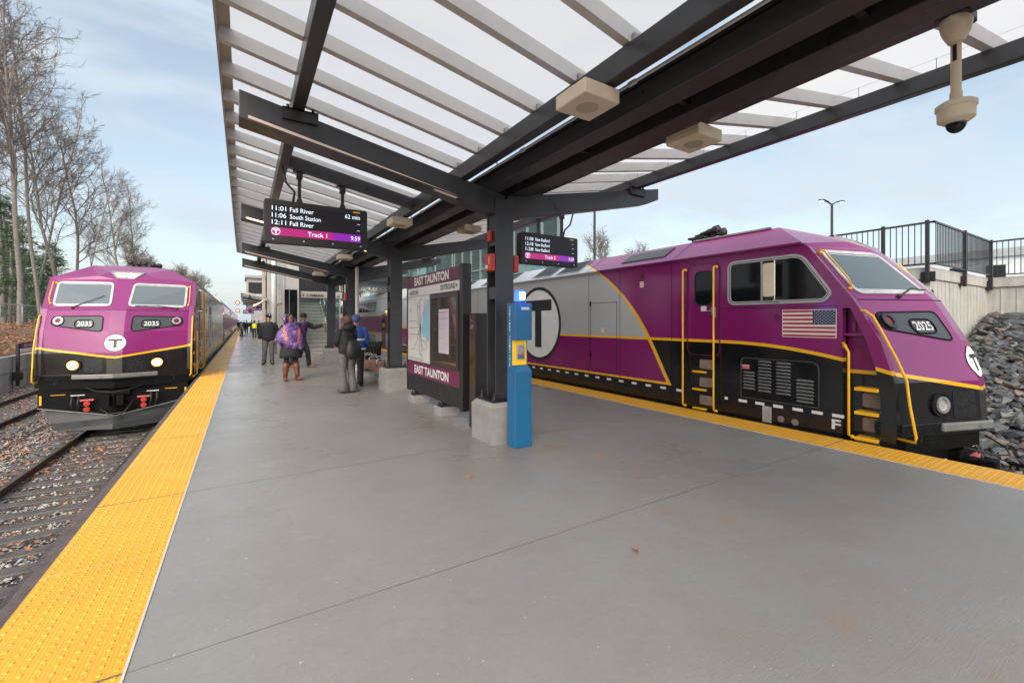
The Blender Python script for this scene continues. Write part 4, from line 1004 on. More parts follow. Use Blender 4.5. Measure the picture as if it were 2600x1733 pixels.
        for z in (1.95, .75):
            m_ = MB(); m_.box(min(s*1.56, s*1.575), max(s*1.56, s*1.575), 5.695, 5.735, z, z+.12); B(m_, 'door_hinge', BLKR, bevel=.003)
        m_ = MB(); m_.box(min(s*1.56, s*1.563), max(s*1.56, s*1.563), 5.25, 5.36, 1.34, 1.44); B(m_, 'notice_sticker', CREAM)
        m_ = MB()
        for y in [3.55+.42*i for i in range(42)]: m_.disc((s*1.56, y, 2.69), (s, 0, 0), .009, 6, .003)
        B(m_, 'rivet_row', BLKR)
        m_ = MB(); m_.box(min(s*1.56, s*1.60), max(s*1.56, s*1.60), 1.10, 9.0, 2.745, 2.775); m_.box(min(s*1.56, s*1.585), max(s*1.56, s*1.585), 9.001, LEN, 2.745, 2.77); B(m_, 'eave_trim', LIV)
        m_ = MB(); m_.tube([(s*1.57, .62, -.03), (s*1.57, LEN, -.03)], .02, 6); m_.box(min(s*1.45, s*1.55), max(s*1.45, s*1.55), .62, LEN, -.30, -.04); B(m_, 'skirt', BLKR)
        # handrails
        def rail(pts, rr=.017):
            m2 = MB(); m2.tube(pts, rr, 8); m2.ball(pts[0], .03, .03, .03, 8, 6); m2.ball(pts[-1], .028, .028, .028, 8, 6); B(m2, 'handrail', YEL, smooth=True)
        for y, zt_ in ((3.085, 2.55), (2.465, 2.55)):
            rail([(s*1.57, y+(.0), zt_), (s*1.64, y, zt_), (s*1.66, y, zt_-.03), (s*1.66, y, .09), (s*1.65, y, .05), (s*1.60, y-.01, .03)])
        rail([(s*1.58, .56, 1.26), (s*1.62, .56, 1.30), (s*1.64, .52, 1.24), (s*1.64, .49, 1.18), (s*1.64, .49, .06), (s*1.58, .47, .03)])
        rail([(s*1.50, .44, 1.70), (s*1.54, .42, 1.74), (s*1.55, .34, 1.74), (s*1.55, .25, 1.66), (s*1.55, .14, 1.42), (s*1.55, -.0, 1.10), (s*1.55, -.09, .85), (s*1.55, -.12, .55), (s*1.55, -.18, .16), (s*1.53, -.17, .09), (s*1.50, .05, .10)])
        rail([tuple(nose(s*1.40, 2.60, .01)), tuple(nose(s*1.44, 2.62, .05)), tuple(nose(s*1.43, 2.56, .09)), tuple(nose(s*1.43, 2.14, .09)), tuple(nose(s*1.42, 2.06, .05)), tuple(nose(s*1.42, 2.05, .01))], .011)
        # louvred access panel
        vp = rpoly([(2.03, .34), (.87, .34), (.87, 1.01), (2.03, 1.0)], [.01, .01, .13, .09], 5)
        m_ = MB(); m_.prism(inset(vp, .012), 'x', s*1.561, s*1.569); ap = B(m_, 'access_panel', BLKM, bevel=.003)
        m_ = MB(); ring(m_, vp, inset(vp, .012), f0, f1); m_.build('panel_frame', M('panel_edge', (.06, .06, .062), .4) if 'panel_edge' not in bpy.data.materials else bpy.data.materials['panel_edge'], ap)
        for (ya, yb, zt_, n) in ((1.995, 1.79, .76, 6), (1.75, 1.53, .955, 10), (1.475, 1.245, .95, 10), (1.185, .935, .72, 7)):
            m_ = MB()
            for i in range(n):
                z = zt_-i*.052; m_.prism([(yb, z-.012), (ya, z-.012), (ya-.02, z+.016), (yb+.02, z+.016)], 'x', s*1.569, s*1.578)
                m_.prism([(yb+.01, z-.012), (ya-.01, z-.012), (ya-.03, z+.012), (yb+.03, z+.012)], 'x', s*1.578, s*1.586)
            m_.build('louvre_column', M('louvre_metal', (.13, .135, .14), .25) if 'louvre_metal' not in bpy.data.materials else bpy.data.materials['louvre_metal'], ap, bevel=.004)
        FS = lambda u: (lambda a, b: (s*1.5705, u+s*a, b)) if s > 0 else (lambda a, b: (s*1.5705, u-a, b))
        m_ = MB(); m_.box(min(s*1.569, s*1.5702), max(s*1.569, s*1.5702), 1.88, 2.01, .81, .89); dg = m_.build('danger_label', FLAGR, ap)
        m_ = MB(); text(m_, 'DANGER', .115, .03, FS(2.005 if s < 0 else 1.885), 0, .01, 0, .85); text(m_, 'HIGH VOLTAGE', .11, .015, FS(2.0 if s < 0 else 1.89), 0, .005, 0, .823); m_.build('lettering', LETW, dg, fixn=False)
        # white reflectors, notice plate and the letter F
        k = 0
        for y in [2.30, 2.02, 1.74, 1.46, 1.18, .92, .66]+[3.25+.375*i for i in range(24)]:
            m_ = MB(); w = .035 if k == 0 else (.09 if y < 3 else .085); z = .255 if y < 3 else .262
            m_.box(min(s*1.5612, s*1.5625), max(s*1.5612, s*1.5625), y-w, y+w*.6, z, z+.045); B(m_, 'reflector', LETW); k += 1
        m_ = MB(); m_.box(min(s*1.5612, s*1.5625), max(s*1.5612, s*1.5625), 1.54, 1.68, .0, .25); np_ = B(m_, 'notice_plate', M('notice_grey', (.36,.35,.33), .5) if 'notice_grey' not in bpy.data.materials else bpy.data.materials['notice_grey'])
        m_ = MB()
        for i in range(12): m_.box(min(s*1.5625, s*1.563), max(s*1.5625, s*1.563), 1.56, 1.66-(i % 4)*.008, .03+.016*i, .036+.016*i)
        m_.build('notice_line', GREYM, np_)
        m_ = MB(); F1 = (lambda a, b: (s*1.5625, (.72-a) if s < 0 else (.60+a), b)); text(m_, 'F', .11, .13, F1, 0, .03, 0, .09); B(m_, 'letter_f', LETW, fixn=False)
        m_ = MB(); m_.disc((s*1.555, 1.40, .09), (s, 0, 0), .05, 20, .008); m_.disc((s*1.555, 1.20, .08), (s, 0, 0), .05, 20, .008); B(m_, 'filler_cap', TANP)
        # big round side logo
        cy, cz, R_ = 7.88, 1.53, 1.03; n = 64; Cc = lambda rr: [(cy+rr*cos(2*pi*i/n), cz+rr*sin(2*pi*i/n)) for i in range(n)]
        m_ = MB(); m_.face([(s*1.5625, a, b) for a, b in Cc(R_)]); lg = B(m_, 'side_logo', LOGW, fixn=False)
        m_ = MB(); m_.face([(s*1.5645, a, b) for a, b in Cc(R_)][:0] or [(s*1.5645, cy-.62, cz+.36), (s*1.5645, cy+.62, cz+.36), (s*1.5645, cy+.62, cz+.66)]+[(s*1.5645, cy-.62, cz+.66)])
        m_.face([(s*1.5645, cy-.155, cz-.66), (s*1.5645, cy+.155, cz-.66), (s*1.5645, cy+.155, cz+.36), (s*1.5645, cy-.155, cz+.36)])
        ring(m_, Cc(R_), Cc(R_-.09), lambda a, b: (s*1.5626, a, b), lambda a, b: (s*1.565, a, b)); m_.build('logo_mark', LETB, lg, fixn=False)
        # flag (canton towards the nose on both sides)
        y0_, y1_, z0_, z1_ = .66, 1.38, 1.36, 1.77
        m_ = MB(); m_.box(min(s*1.561, s*1.5625), max(s*1.561, s*1.5625), y0_, y1_, z0_, z1_); fl = B(m_, 'flag_decal', FLAGW)
        h = (z1_-z0_-.02)/13; m_ = MB()
        for i in range(0, 13, 2): zz = z1_-.01-(i+1)*h; ye = y1_-.01; ys_ = (y0_+.30) if i < 7 else y0_+.01; m_.face([(s*1.5635, ys_, zz), (s*1.5635, ye, zz), (s*1.5635, ye, zz+h), (s*1.5635, ys_, zz+h)])
        m_.build('flag_stripe', FLAGR, fl, fixn=False)
        m_ = MB(); zc = z1_-.01-7*h; m_.face([(s*1.5637, y0_+.01, zc), (s*1.5637, y0_+.30, zc), (s*1.5637, y0_+.30, z1_-.01), (s*1.5637, y0_+.01, z1_-.01)]); m_.build('flag_canton', FLAGB, fl, fixn=False)
        m_ = MB()
        for rr in range(9):
            for cc in range(6 if rr % 2 == 0 else 5):
                sy = y0_+.30-.026-(cc+(0 if rr % 2 == 0 else .5))*.0485; sz = z1_-.01-.022-rr*(7*h-.044)/8
                m_.face([(s*1.565, sy+(.0105 if q % 2 == 0 else .0045)*sin(q*pi/5), sz+(.0105 if q % 2 == 0 else .0045)*cos(q*pi/5)) for q in range(10)])
        m_.build('flag_star', FLAGW, fl, fixn=False)
        m_ = MB(); m_.box(min(s*1.56, s*1.59), max(s*1.56, s*1.59), 1.43, 1.47, 1.62, 1.70); B(m_, 'side_socket', PURD, bevel=.005)
        m_ = MB(); m_.box(min(s*1.56, s*1.568), max(s*1.56, s*1.568), 4.10, 4.20, 2.48, 2.60); m_.box(min(s*1.568, s*1.571), max(s*1.568, s*1.571), 4.125, 4.175, 2.51, 2.57, 1); B(m_, 'side_lamp', [PURD, REDL])
        m_ = MB(); m_.box(min(s*1.56, s*1.563), max(s*1.56, s*1.563), 4.10, 4.20, 2.30, 2.42); B(m_, 'notice_sticker', CREAM)
        m_ = MB(); m_.disc((s*1.28, .50, 1.63), (s*.6, -.8, 0), .03, 12, .05); m_.box(min(s*1.3, s*1.42), max(s*1.3, s*1.42), .49, .53, 1.46, 1.60); B(m_, 'marker_bracket', PURM)
        # roof grille and hatches
        def roofq(y0q, y1q, t0, t1, off): return [(s*(1.56-(.68)*t), y, 2.756+.434*t+off) for (y, t) in ((y0q, t0), (y1q, t0), (y1q, t1), (y0q, t1))]
        m_ = MB(); m_.face(roofq(3.75, 4.95, .30, .85, .012)); rg = B(m_, 'roof_grille', GRLL, fixn=False)
        m_ = MB(); q = roofq(3.75, 4.95, .30, .85, .03)
        for i in range(20): y = 3.78+i*.06; a = roofq(y, y+.02, .30, .85, .035); m_.face(a)
        m_.build('grille_slat', GREYM, rg, fixn=False)
        for y in (6.35, 7.5, 9.6, 10.7, 12.8, 13.9, 16, 17.1):
            m_ = MB(); m_.face(roofq(y, y+.85, .22, .95, .012)); rh = B(m_, 'roof_hatch', GRLL, fixn=False)
            m_ = MB()
            for (a, b) in ((y-.04, y), (y+.85, y+.89)): m_.face(roofq(a, b, .18, .97, .02))
            m_.face(roofq(y, y+.85, .16, .21, .02)); m_.build('hatch_rail', GREYM, rh, fixn=False)
        m_ = MB()
        for y in (3.41, 5.9, 9.2, 12.3, 15.5, 19): m_.face(roofq(y, y+.018, 0, 1, .004))
        B(m_, 'roof_seam', BLKR, fixn=False)
        m_ = MB(); m_.box(min(s*.84, s*.90), max(s*.84, s*.90), 1.9, 3.4, 3.195, 3.225); B(m_, 'roof_edge_rail', GREYM)
        # windshield
        ow = rpoly([(s*x_, z_) for x_, z_ in ((1.375, 1.975), (.155, 1.985), (.20, 2.655), (1.385, 2.655))], [.13, .12, .12, .13], 5); iw = inset(ow, .05)
        m_ = MB(); ring(m_, ow, iw, lambda a, b: nose(a, b, .001), lambda a, b: nose(a, b, .02)); B(m_, 'windshield_frame', FRW, bevel=.004)
        m_ = MB(); m_.face([tuple(nose(a, b, .012)) for a, b in iw]); wg = B(m_, 'windshield', WIND, fixn=False)
        m_ = MB(); 
        for zz in (2.035, 2.585): m_.face([tuple(nose(s*.24, zz, .014)), tuple(nose(s*1.28, zz, .014)), tuple(nose(s*1.28, zz+.008, .014)), tuple(nose(s*.24, zz+.008, .014))])
        m_.build('heater_line', LETW, wg, fixn=False)
        wb = (-.95, 1.94) if s < 0 else (1.18, 1.95); we = ((-.62, 2.09), (-.33, 2.26)) if s < 0 else ((.75, 1.985), (.30, 2.0))
        if not lit: wb, we = ((-.72, 1.94), ((-.42, 2.04), (-.16, 2.03))) if s < 0 else ((.72, 1.94), ((.42, 2.04), (.2, 2.03)))
        m_ = MB(); m_.tube([nose(*wb, .03), nose(*we[0], .06)], .012, 6); m_.tube([nose((wb[0]*.45+we[0][0]*.55), wb[1]*.4+we[0][1]*.6, .04), nose(*we[0], .05), nose(*we[1], .035)], .009, 5); m_.ball(nose(*wb, .02), .03, .03, .03, 8, 6); B(m_, 'wiper', DARK2)
        # number recess
        op = rpoly([(s*x_, z_) for x_, z_ in ((1.34, 1.49), (.27, 1.31), (.28, 1.745), (1.32, 1.725))], [.12, .12, .10, .13], 6)
        m_ = MB(); ring(m_, op, inset(op, .02), lambda a, b: nose(a, b, .001), lambda a, b: nose(a, b, .012)); B(m_, 'recess_rim', BLKR)
        m_ = MB(); m_.face([tuple(nose(a, b, .005)) for a, b in inset(op, .02)]); nb = B(m_, 'number_board', PLTE, fixn=False)
        bx = s*.66; rr_ = rrect(bx-.20, bx+.20, 1.425, 1.63, .09, 5); m_ = MB(); ring(m_, rr_, inset(rr_, .014), lambda a, b: nose(a, b, .006), lambda a, b: nose(a, b, .020)); m_.build('board_rim', BLKR, nb)
        m_ = MB(); text(m_, num, .30, .115, lambda a, b: nose(a, b, .012), 0, .010, bx-.145, 1.475); m_.build('number', LETW, nb, fixn=False)
        cx_ = s*1.18; Q = lambda rr, n_=24: [(cx_+rr*cos(2*pi*i/n_), 1.60+rr*sin(2*pi*i/n_)) for i in range(n_)]
        m_ = MB(); m_.face([tuple(nose(a, b, .008)) for a, b in Q(.125)]); ml = B(m_, 'marker_lamp', BLKM, fixn=False)
        m_ = MB(); ring(m_, Q(.10), Q(.062), lambda a, b: nose(a, b, .010), lambda a, b: nose(a, b, .035)); m_.build('lamp_rim', STEEL if lit else DARK2, ml)
        m_ = MB(); m_.face([tuple(nose(a, b, .02)) for a, b in Q(.066)]); m_.build('red_lens', REDL, ml, fixn=False)
        # headlamp in its round hollow
        cx_ = s*.81; Q = lambda rr, n_=24: [(cx_+rr*cos(2*pi*i/n_), .50+rr*sin(2*pi*i/n_)) for i in range(n_)]
        m_ = MB(); ring(m_, Q(.165), Q(.13), lambda a, b: nose(a, b, .002), lambda a, b: nose(a, b, .03)); hl = B(m_, 'headlamp', BLKM)
        m_ = MB(); ring(m_, Q(.112), Q(.076), lambda a, b: nose(a, b, .004), lambda a, b: nose(a, b, .04)); m_.build('lamp_rim', HGLOW if lit else STEEL, hl)
        m_ = MB(); m_.face([tuple(nose(a, b, .035 if lit else .02)) for a, b in Q(.080)]); m_.build('lens', HLIT if lit else HOFF, hl, fixn=False)
        m_ = MB(); m_.face([tuple(nose(s*a, b, .004)) for a, b in rrect(.23, .60, .32, .66, .02, 2)]); B(m_, 'nose_hatch', M('chipped_black', (.012,.012,.014), .3, 0, .4, 20) if 'chipped_black' not in bpy.data.materials else bpy.data.materials['chipped_black'], fixn=False)
        # blue tags, lower marks
        m_ = MB(); m_.disc((s*1.10, -.12, .05), (0, -1, 0), .075, 16, .012); B(m_, 'blue_tag', BLUEB)
        m_ = MB(); m_.box(min(s*.84, s*1.24), max(s*.84, s*1.24), -.135, -.125, -.235, -.222); B(m_, 'yellow_mark', YEL)
        m_ = MB(); m_.box(min(s*.60, s*.86), max(s*.60, s*.86), -.235, -.215, -.262, -.245); B(m_, 'white_mark', LETW)
        m_ = MB(); m_.box(min(s*1.40, s*1.44), max(s*1.40, s*1.44), -.115, -.105, -.46, -.23); B(m_, 'corner_mark', YEL)
        m_ = MB(); m_.box(min(s*.42, s*.68), max(s*.42, s*.68), -.30, -.24, -.40, -.36); B(m_, 'red_handle', M('pink_red', (.50, .10, .09), .5) if 'pink_red' not in bpy.data.materials else bpy.data.materials['pink_red'])
        for z in (-.47, -.61): m_ = MB(); m_.disc((s*.55, -.26, z), (0, -1, 0), .062, 16, .05); m_.disc((s*.55, -.31, z), (0, -1, 0), .03, 10, .015); B(m_, 'red_coupling', RED)
        for q in (.70, .82): m_ = MB(); m_.tube([(s*q, -.25, -.27), (s*(q+.01), -.33, -.45), (s*(q-.03), -.30, -.62)], .022, 7); B(m_, 'hose', RUBBER, smooth=True)
    # seams across the nose
    m_ = MB()
    for z in (1.905,):
        for k in range(3): a, b = st[k], st[k+1]; m_.face([tuple(nose(a, z, .003)), tuple(nose(b, z, .003)), tuple(nose(b, z-.012, .003)), tuple(nose(a, z-.012, .003))])
    B(m_, 'nose_seam', BLKR, fixn=False)
    # nose logo wrapped over the ridge
    n = 48
    def wrap(poly, off):
        # split at the two folds so that it follows the nose
        out = []
        for (lo, hi) in ((-9, -NC), (-NC, NC), (NC, 9)):
            P = poly
            for (lim, keep) in ((lo, 1), (hi, -1)):
                Qp = []
                for i in range(len(P)):
                    a, b = P[i], P[(i+1) % len(P)]; ia, ib = (a[0]-lim)*keep >= 0, (b[0]-lim)*keep >= 0
                    if ia: Qp.append(a)
                    if ia != ib: t = (lim-a[0])/(b[0]-a[0]); Qp.append((lim, a[1]+(b[1]-a[1])*t))
                P = Qp
                if not P: break
            if len(P) > 2: out.append([tuple(nose(x*.9999, z, off)) for x, z in P])
        return out
    circ = lambda rr: [(rr*cos(2*pi*i/n), 1.045+rr*sin(2*pi*i/n)) for i in range(n)]
    m_ = MB(); [m_.face(q) for q in wrap(circ(.215), .005)]; B(m_, 'logo_rim', LETB, fixn=False)
    m_ = MB(); [m_.face(q) for q in wrap(circ(.205), .008)]; nl = B(m_, 'nose_logo', LETW, fixn=False)
    m_ = MB()
    for P in ([(-.135, 1.09), (.135, 1.09), (.135, 1.14), (-.135, 1.14)], [(-.032, .92), (.032, .92), (.032, 1.09), (-.032, 1.09)]):
        for q in wrap(P, .011): m_.face(q)
    m_.build('logo_mark', LETB, nl, fixn=False)
    # top headlight
    tl = lambda a, b, off=0: (a, .80+(b-2.76)*(.37/.22), b+off)
    m_ = MB(); q = [(-.20, 2.765), (.20, 2.765), (.375, 2.975), (-.375, 2.975)]; ring(m_, q, inset(q, .035), lambda a, b: tl(a, b, .001), lambda a, b: tl(a, b, .035)); th = B(m_, 'top_headlight', GREYM)
    m_ = MB(); m_.face([tl(a, b, .012) for a, b in inset(q, .03)]); m_.build('reflector_pan', M('warm_pan', (.5, .42, .28), .3, emit=.25, ecol=(1, .75, .4, 1)) if (lit and 'warm_pan' not in bpy.data.materials) else HOFF, th, fixn=False)
    for s in (-1, 1):
        m_ = MB(); m_.face([tl(s*.10+.088*cos(2*pi*i/20), 2.862+.062*sin(2*pi*i/20), .022) for i in range(20)]); m_.build('lens', HLIT if lit else HOFF, th, fixn=False)
    # anticlimber ledge, bar, front plate, coupler, plough
    vy = lambda x, ys_, yc_: yc_+(ys_-yc_)*min(1, abs(x)/1.5)
    def vplate(name, mat, xs, z0f, z1f, ysd, yct, th, bev=0, mi=0):
        m2 = MB()
        for s in (-1, 1):
            P = [(0, vy(0, ysd, yct)), (s*xs, vy(xs, ysd, yct)), (s*xs, vy(xs, ysd, yct)+th), (0, vy(0, ysd, yct)+th)]
            za, zb = z0f; zc_, zd = z1f   # (z at centre, z at side) bottom and top
            lo = [za, zb, zb, za]; hi = [zc_, zd, zd, zc_]; b = len(m2.v)
            m2.v += [(p[0], p[1], z) for p, z in zip(P, lo)]+[(p[0], p[1], z) for p, z in zip(P, hi)]
            for f in ((0,1,2,3),(4,7,6,5),(0,4,5,1),(1,5,6,2),(2,6,7,3),(3,7,4,0)): m2.f.append(tuple(b+i for i in f)); m2.m.append(mi)
        return B(m2, name, mat, bevel=bev)
    vplate('ledge', BLKM, 1.46, (.10, .10), (.268, .268), -.02, -.49, .3, .01)
    vplate('anticlimber', M('brushed_bar', (.20, .195, .185), .5, .4, .15, 8) if 'brushed_bar' not in bpy.data.materials else bpy.data.materials['brushed_bar'], .84, (.15, .15), (.265, .265), -.05, -.56, .05, .02)
    vplate('front_plate', BLKR, 1.46, (-.10, -.10), (.099, .099), -.05, -.42, .2)
    vplate('lower_plate', BLKR, 1.47, (-.80, -.52), (-.13, -.10), -.10, -.20, .12)
    vplate('plate_edge', GREYM, 1.47, (-.815, -.535), (-.80, -.52), -.14, -.42, .05)
    m2 = MB(); PG = M('plough_grey', (.024, .026, .028), .45, 0, .15, 4) if 'plough_grey' not in bpy.data.materials else bpy.data.materials['plough_grey']
    for s in (-1, 1):
        a, b, c_, d = (0, -.45, -.84), (s*1.42, .05, -.56), (s*1.17, -.16, -1.10), (0, -.66, -1.10); e, f_ = (0, -.62, -.97), (s*1.25, -.10, -.93)
        m2.face([a, b, f_, e]); m2.face([e, f_, c_, d]); m2.face([(x, y+.25, z) for x, y, z in (a, b, c_, d)]); m2.face([b, (b[0], b[1]+.25, b[2]), (c_[0], c_[1]+.25, c_[2]), c_, f_]); m2.face([d, c_, (c_[0], c_[1]+.25, c_[2]), (d[0], d[1]+.25, d[2])])
    B(m2, 'plough', PG)
    m_ = MB(); m_.box(-.13, .13, -.45, .3, -.52, -.30); m_.box(-.20, -.06, -.62, -.44, -.56, -.26); m_.box(.05, .20, -.58, -.44, -.53, -.29); m_.tube([(0, -.5, -.25), (0, -.5, -.62)], .04, 8); m_.box(-.28, .28, -.3, .3, -.30, -.16); B(m_, 'coupler', BLKR, bevel=.015)
    m_ = MB(); m_.tube([(-.55, -.38, -.06), (-.3, -.62, -.14), (0, -.70, -.17), (.3, -.62, -.14), (.55, -.38, -.06)], .012, 6); m_.tube([(-.3, -.3, -.62), (-.1, -.5, -.75), (.2, -.52, -.72), (.35, -.3, -.45)], .02, 6); B(m_, 'cable', RUBBER, smooth=True)
    # air horns
    m_ = MB()
    for i, (x, y) in enumerate(((-.30, 3.3), (-.13, 3.55), (.04, 3.38), (.20, 3.75), (.33, 3.95))): m_.tube([(x, y+.35, 3.46), (x, y+.1, 3.48), (x, y-.06, 3.49)], [.03, .05, .095], 12); m_.ball((x, y, 3.49), .088, .11, .088, 12, 8)
    for (x, y) in ((-.3, 3.6), (.3, 4.2)): m_.tube([(x, y, 3.2), (x, y, 3.46)], .03, 6)
    m_.box(-.40, .40, 3.5, 3.9, 3.36, 3.40); B(m_, 'horn', RUBBER, smooth=True, ang=50)
    # bogies and tank
    WH = M('wheel_steel', (.05, .045, .04), .5, .4, .2)
    for yb in (3.4, 17.6):
        m_ = MB()
        for s in (-1, 1): m_.box(min(s*.95, s*1.15), max(s*.95, s*1.15), yb-1.9, yb+1.9, -.75, -.45)
        m_.box(-.9, .9, yb-.3, yb+.3, -.7, -.4); B(m_, 'bogie', BLKR, bevel=.03)
        for y in (yb-1.35, yb+1.35):
            m_ = MB(); m_.tube([(-.80, y, -.70), (.80, y, -.70)], .08, 10)
            for s in (-1, 1): m_.disc((s*.68, y, -.70), (s, 0, 0), .50, 28, .13)
            B(m_, 'wheelset', WH)
    m_ = MB(); m_.box(-1.3, 1.3, 6.5, 14.5, -.95, -.36); B(m_, 'fuel_tank', BLKR, bevel=.05)
    return r
loco('2035', (-2.79, 15.15, -1.22), 'approaching purple and black locomotive 2035 with lit headlamps on the left track', True)
loco('2025', (8.62, 2.10, -1.22), 'parked purple, grey and black locomotive 2025 with a flag decal, right of the platform', False)

def coach(loc, label):
    r = thing('passenger_coach', label, 'coach', loc, 0, 'bilevel coaches of the two trains'); DZ = (0, 0, -loc[2]); LEN = 25.6
    def B(mb, n, mt, par=None, **k):
        o = mb.build(n, mt, par or r, **k)
        if par is None: o.location = DZ
        return o
    m_ = MB(); pr = [(1.50, -.15), (1.53, 1.0), (1.53, 2.0), (1.42, 3.0), (1.30, 3.22), (1.0, 3.40), (.5, 3.50)]
    full = pr+[(-x, z) for x, z in reversed(pr)]; m_.prism(full, 'y', 0, LEN); B(m_, 'body', CLIV)
    for s in (-1, 1):
        def q(y0, y1, z0, z1, off, r_=.05):
            X_ = lambda z: 1.53-(0 if z < 2 else (z-2)*.11)
            return [(s*(X_(b)+off), a, b) for a, b in rrect(y0, y1, z0, z1, r_, 2)]
        wn = None; k = 0
        for zz in ((2.20, 2.86), (.08, .74)):
            y = 3.6
            while y < 21.5:
                w = .62 if k % 2 else .90
                m_ = MB(); m_.face(q(y, y+w, zz[0], zz[1], .010)); B(m_, 'window', GLASSD, fixn=False)
                y += w+.16; k += 1
        for y in (1.2, 22.9):
            m_ = MB(); m_.face(q(y, y+.85, .02, 2.02, .008)); dd = B(m_, 'door', PURD, fixn=False)
            m_ = MB(); m_.face(q(y+.12, y+.73, 1.05, 1.75, .014)); m_.build('door_window', GLASSD, dd, fixn=False)
        for z in (2.12, 2.95, .82, 0.02):
            m_ = MB(); X_ = 1.53-(0 if z < 2 else (z-2)*.11); m_.box(min(s*X_, s*(X_+.012)), max(s*X_, s*(X_+.012)), 0, LEN, z, z+.03); B(m_, 'side_rib', GREYM)
        m_ = MB(); m_.disc((s*1.53, 1.0, 2.15), (s, 0, 0), .06, 10, .04); B(m_, 'door_light', M('amber_lamp', (1, .4, .05), .3, emit=2.5, ecol=(1, .35, .05, 1)) if 'amber_lamp' not in bpy.data.materials else bpy.data.materials['amber_lamp'])
    m_ = MB()
    for x in (-.62, .62): m_.tube([(x, -.03, .15), (x, -.03, 1.5), (x*.98, -.03, 1.53)], .02, 6)
    m_.box(-.75, .75, -.25, 0, 0, 2.2); B(m_, 'end_gangway', BLKR)
    m_ = MB(); m_.box(-1.2, 1.2, .5, LEN-.5, -.85, -.16); B(m_, 'underframe', BLKR)
    return r
c0 = coach((-2.79, 37.2, -1.22), 'first silver coach with purple band directly behind locomotive 2035')
for i, w in enumerate(('second', 'third', 'fourth')):
    c_ = copy_tree(c0); c_.location = (-2.79, 37.2+26*(i+1), -1.22); c_['label'] = w+' silver and purple coach behind the approaching left locomotive'
c_ = copy_tree(c0); c_.location = (8.62, 24.3, -1.22); c_['label'] = 'silver double deck coach behind locomotive 2025, seen between the canopy columns'
c_ = copy_tree(c0); c_.location = (8.62, 50.3, -1.22); c_['label'] = 'second silver double deck coach of the right train, far beyond the stairs'
rl = MB()
for x in (-.26, .26): rl.tube([(7.3+x, 23.85, -.02), (7.3+x, 23.85, 1.20), (7.3+x*.8, 23.85, 1.27)], .022, 6)
# ================================================================== PEOPLE
def skinmesh(nodes, edges, root, mat, name, parent, lev=1):
    names = list(nodes); idx = {n: i for i, n in enumerate(names)}
    me = bpy.data.meshes.new('sk'); me.from_pydata([nodes[n][0] for n in names], [(idx[a], idx[b]) for a, b in edges], []); me.update()
    ob = bpy.data.objects.new('sk', me); COL.objects.link(ob); ob.modifiers.new('skin', 'SKIN')
    for n in names:
        sv = me.skin_vertices[0].data[idx[n]]; r = nodes[n][1]; sv.radius = (r, r) if not isinstance(r, tuple) else r; sv.use_root = (n == root)
    if lev: sb = ob.modifiers.new('sub', 'SUBSURF'); sb.levels = lev
    dg = bpy.context.evaluated_depsgraph_get(); m2 = bpy.data.meshes.new_from_object(ob.evaluated_get(dg)); bpy.data.objects.remove(ob); bpy.data.meshes.remove(me)
    m2.name = name; m2.materials.clear(); m2.materials.append(mat); m2.polygons.foreach_set('use_smooth', [True]*len(m2.polygons))
    o = bpy.data.objects.new(name, m2); COL.objects.link(o); o.parent = parent; return o
SK = {}
def skin_mat(c, n):
    if n not in SK: SK[n] = M(n, c, .55, 0, .08, 8)
    return SK[n]
def cloth(n, c, r=.8, var=.18, vs=9, b=.15):
    return M(n, c, r, 0, var, vs, bump=b, bs=60)
def fingers(nodes, edges, side, wrist, d, up, curl=.5, point=False):
    """palm + four fingers + thumb leaving the side of the palm"""
    w = Vector(wrist); d = Vector(d).normalized(); u = Vector(up).normalized(); sd = d.cross(u).normalized()*(1 if side == 'L' else -1)
    palm = w+d*.075; nodes['palm'+side] = (tuple(palm), (.034, .018)); edges.append(('wr'+side, 'palm'+side))
    for i, (off, ln) in enumerate(((-.027, .070), (-.009, .078), (.009, .072), (.026, .058))):
        cu = curl if not (point and i == 0) else .05
        a = palm+sd*off+d*.028; b_ = a+d*ln*.5*(1-cu*.3)-u*ln*.4*cu; c_ = b_+d*ln*.5*(1-cu*1.2)-u*ln*.7*cu
        for k, q, r in (('a', a, .0095), ('b', b_, .009), ('c', c_, .0075)): nodes['f%d%s%s' % (i, k, side)] = (tuple(q), r)
        edges += [('palm'+side, 'f%da%s' % (i, side)), ('f%da%s' % (i, side), 'f%db%s' % (i, side)), ('f%db%s' % (i, side), 'f%dc%s' % (i, side))]
    t0 = w+d*.04-sd*.034-u*.006; t1 = t0+d*.035-sd*.018-u*.01
    nodes['t0'+side] = (tuple(t0), .011); nodes['t1'+side] = (tuple(t1), .0095); edges += [('wr'+side, 't0'+side), ('t0'+side, 't1'+side)]
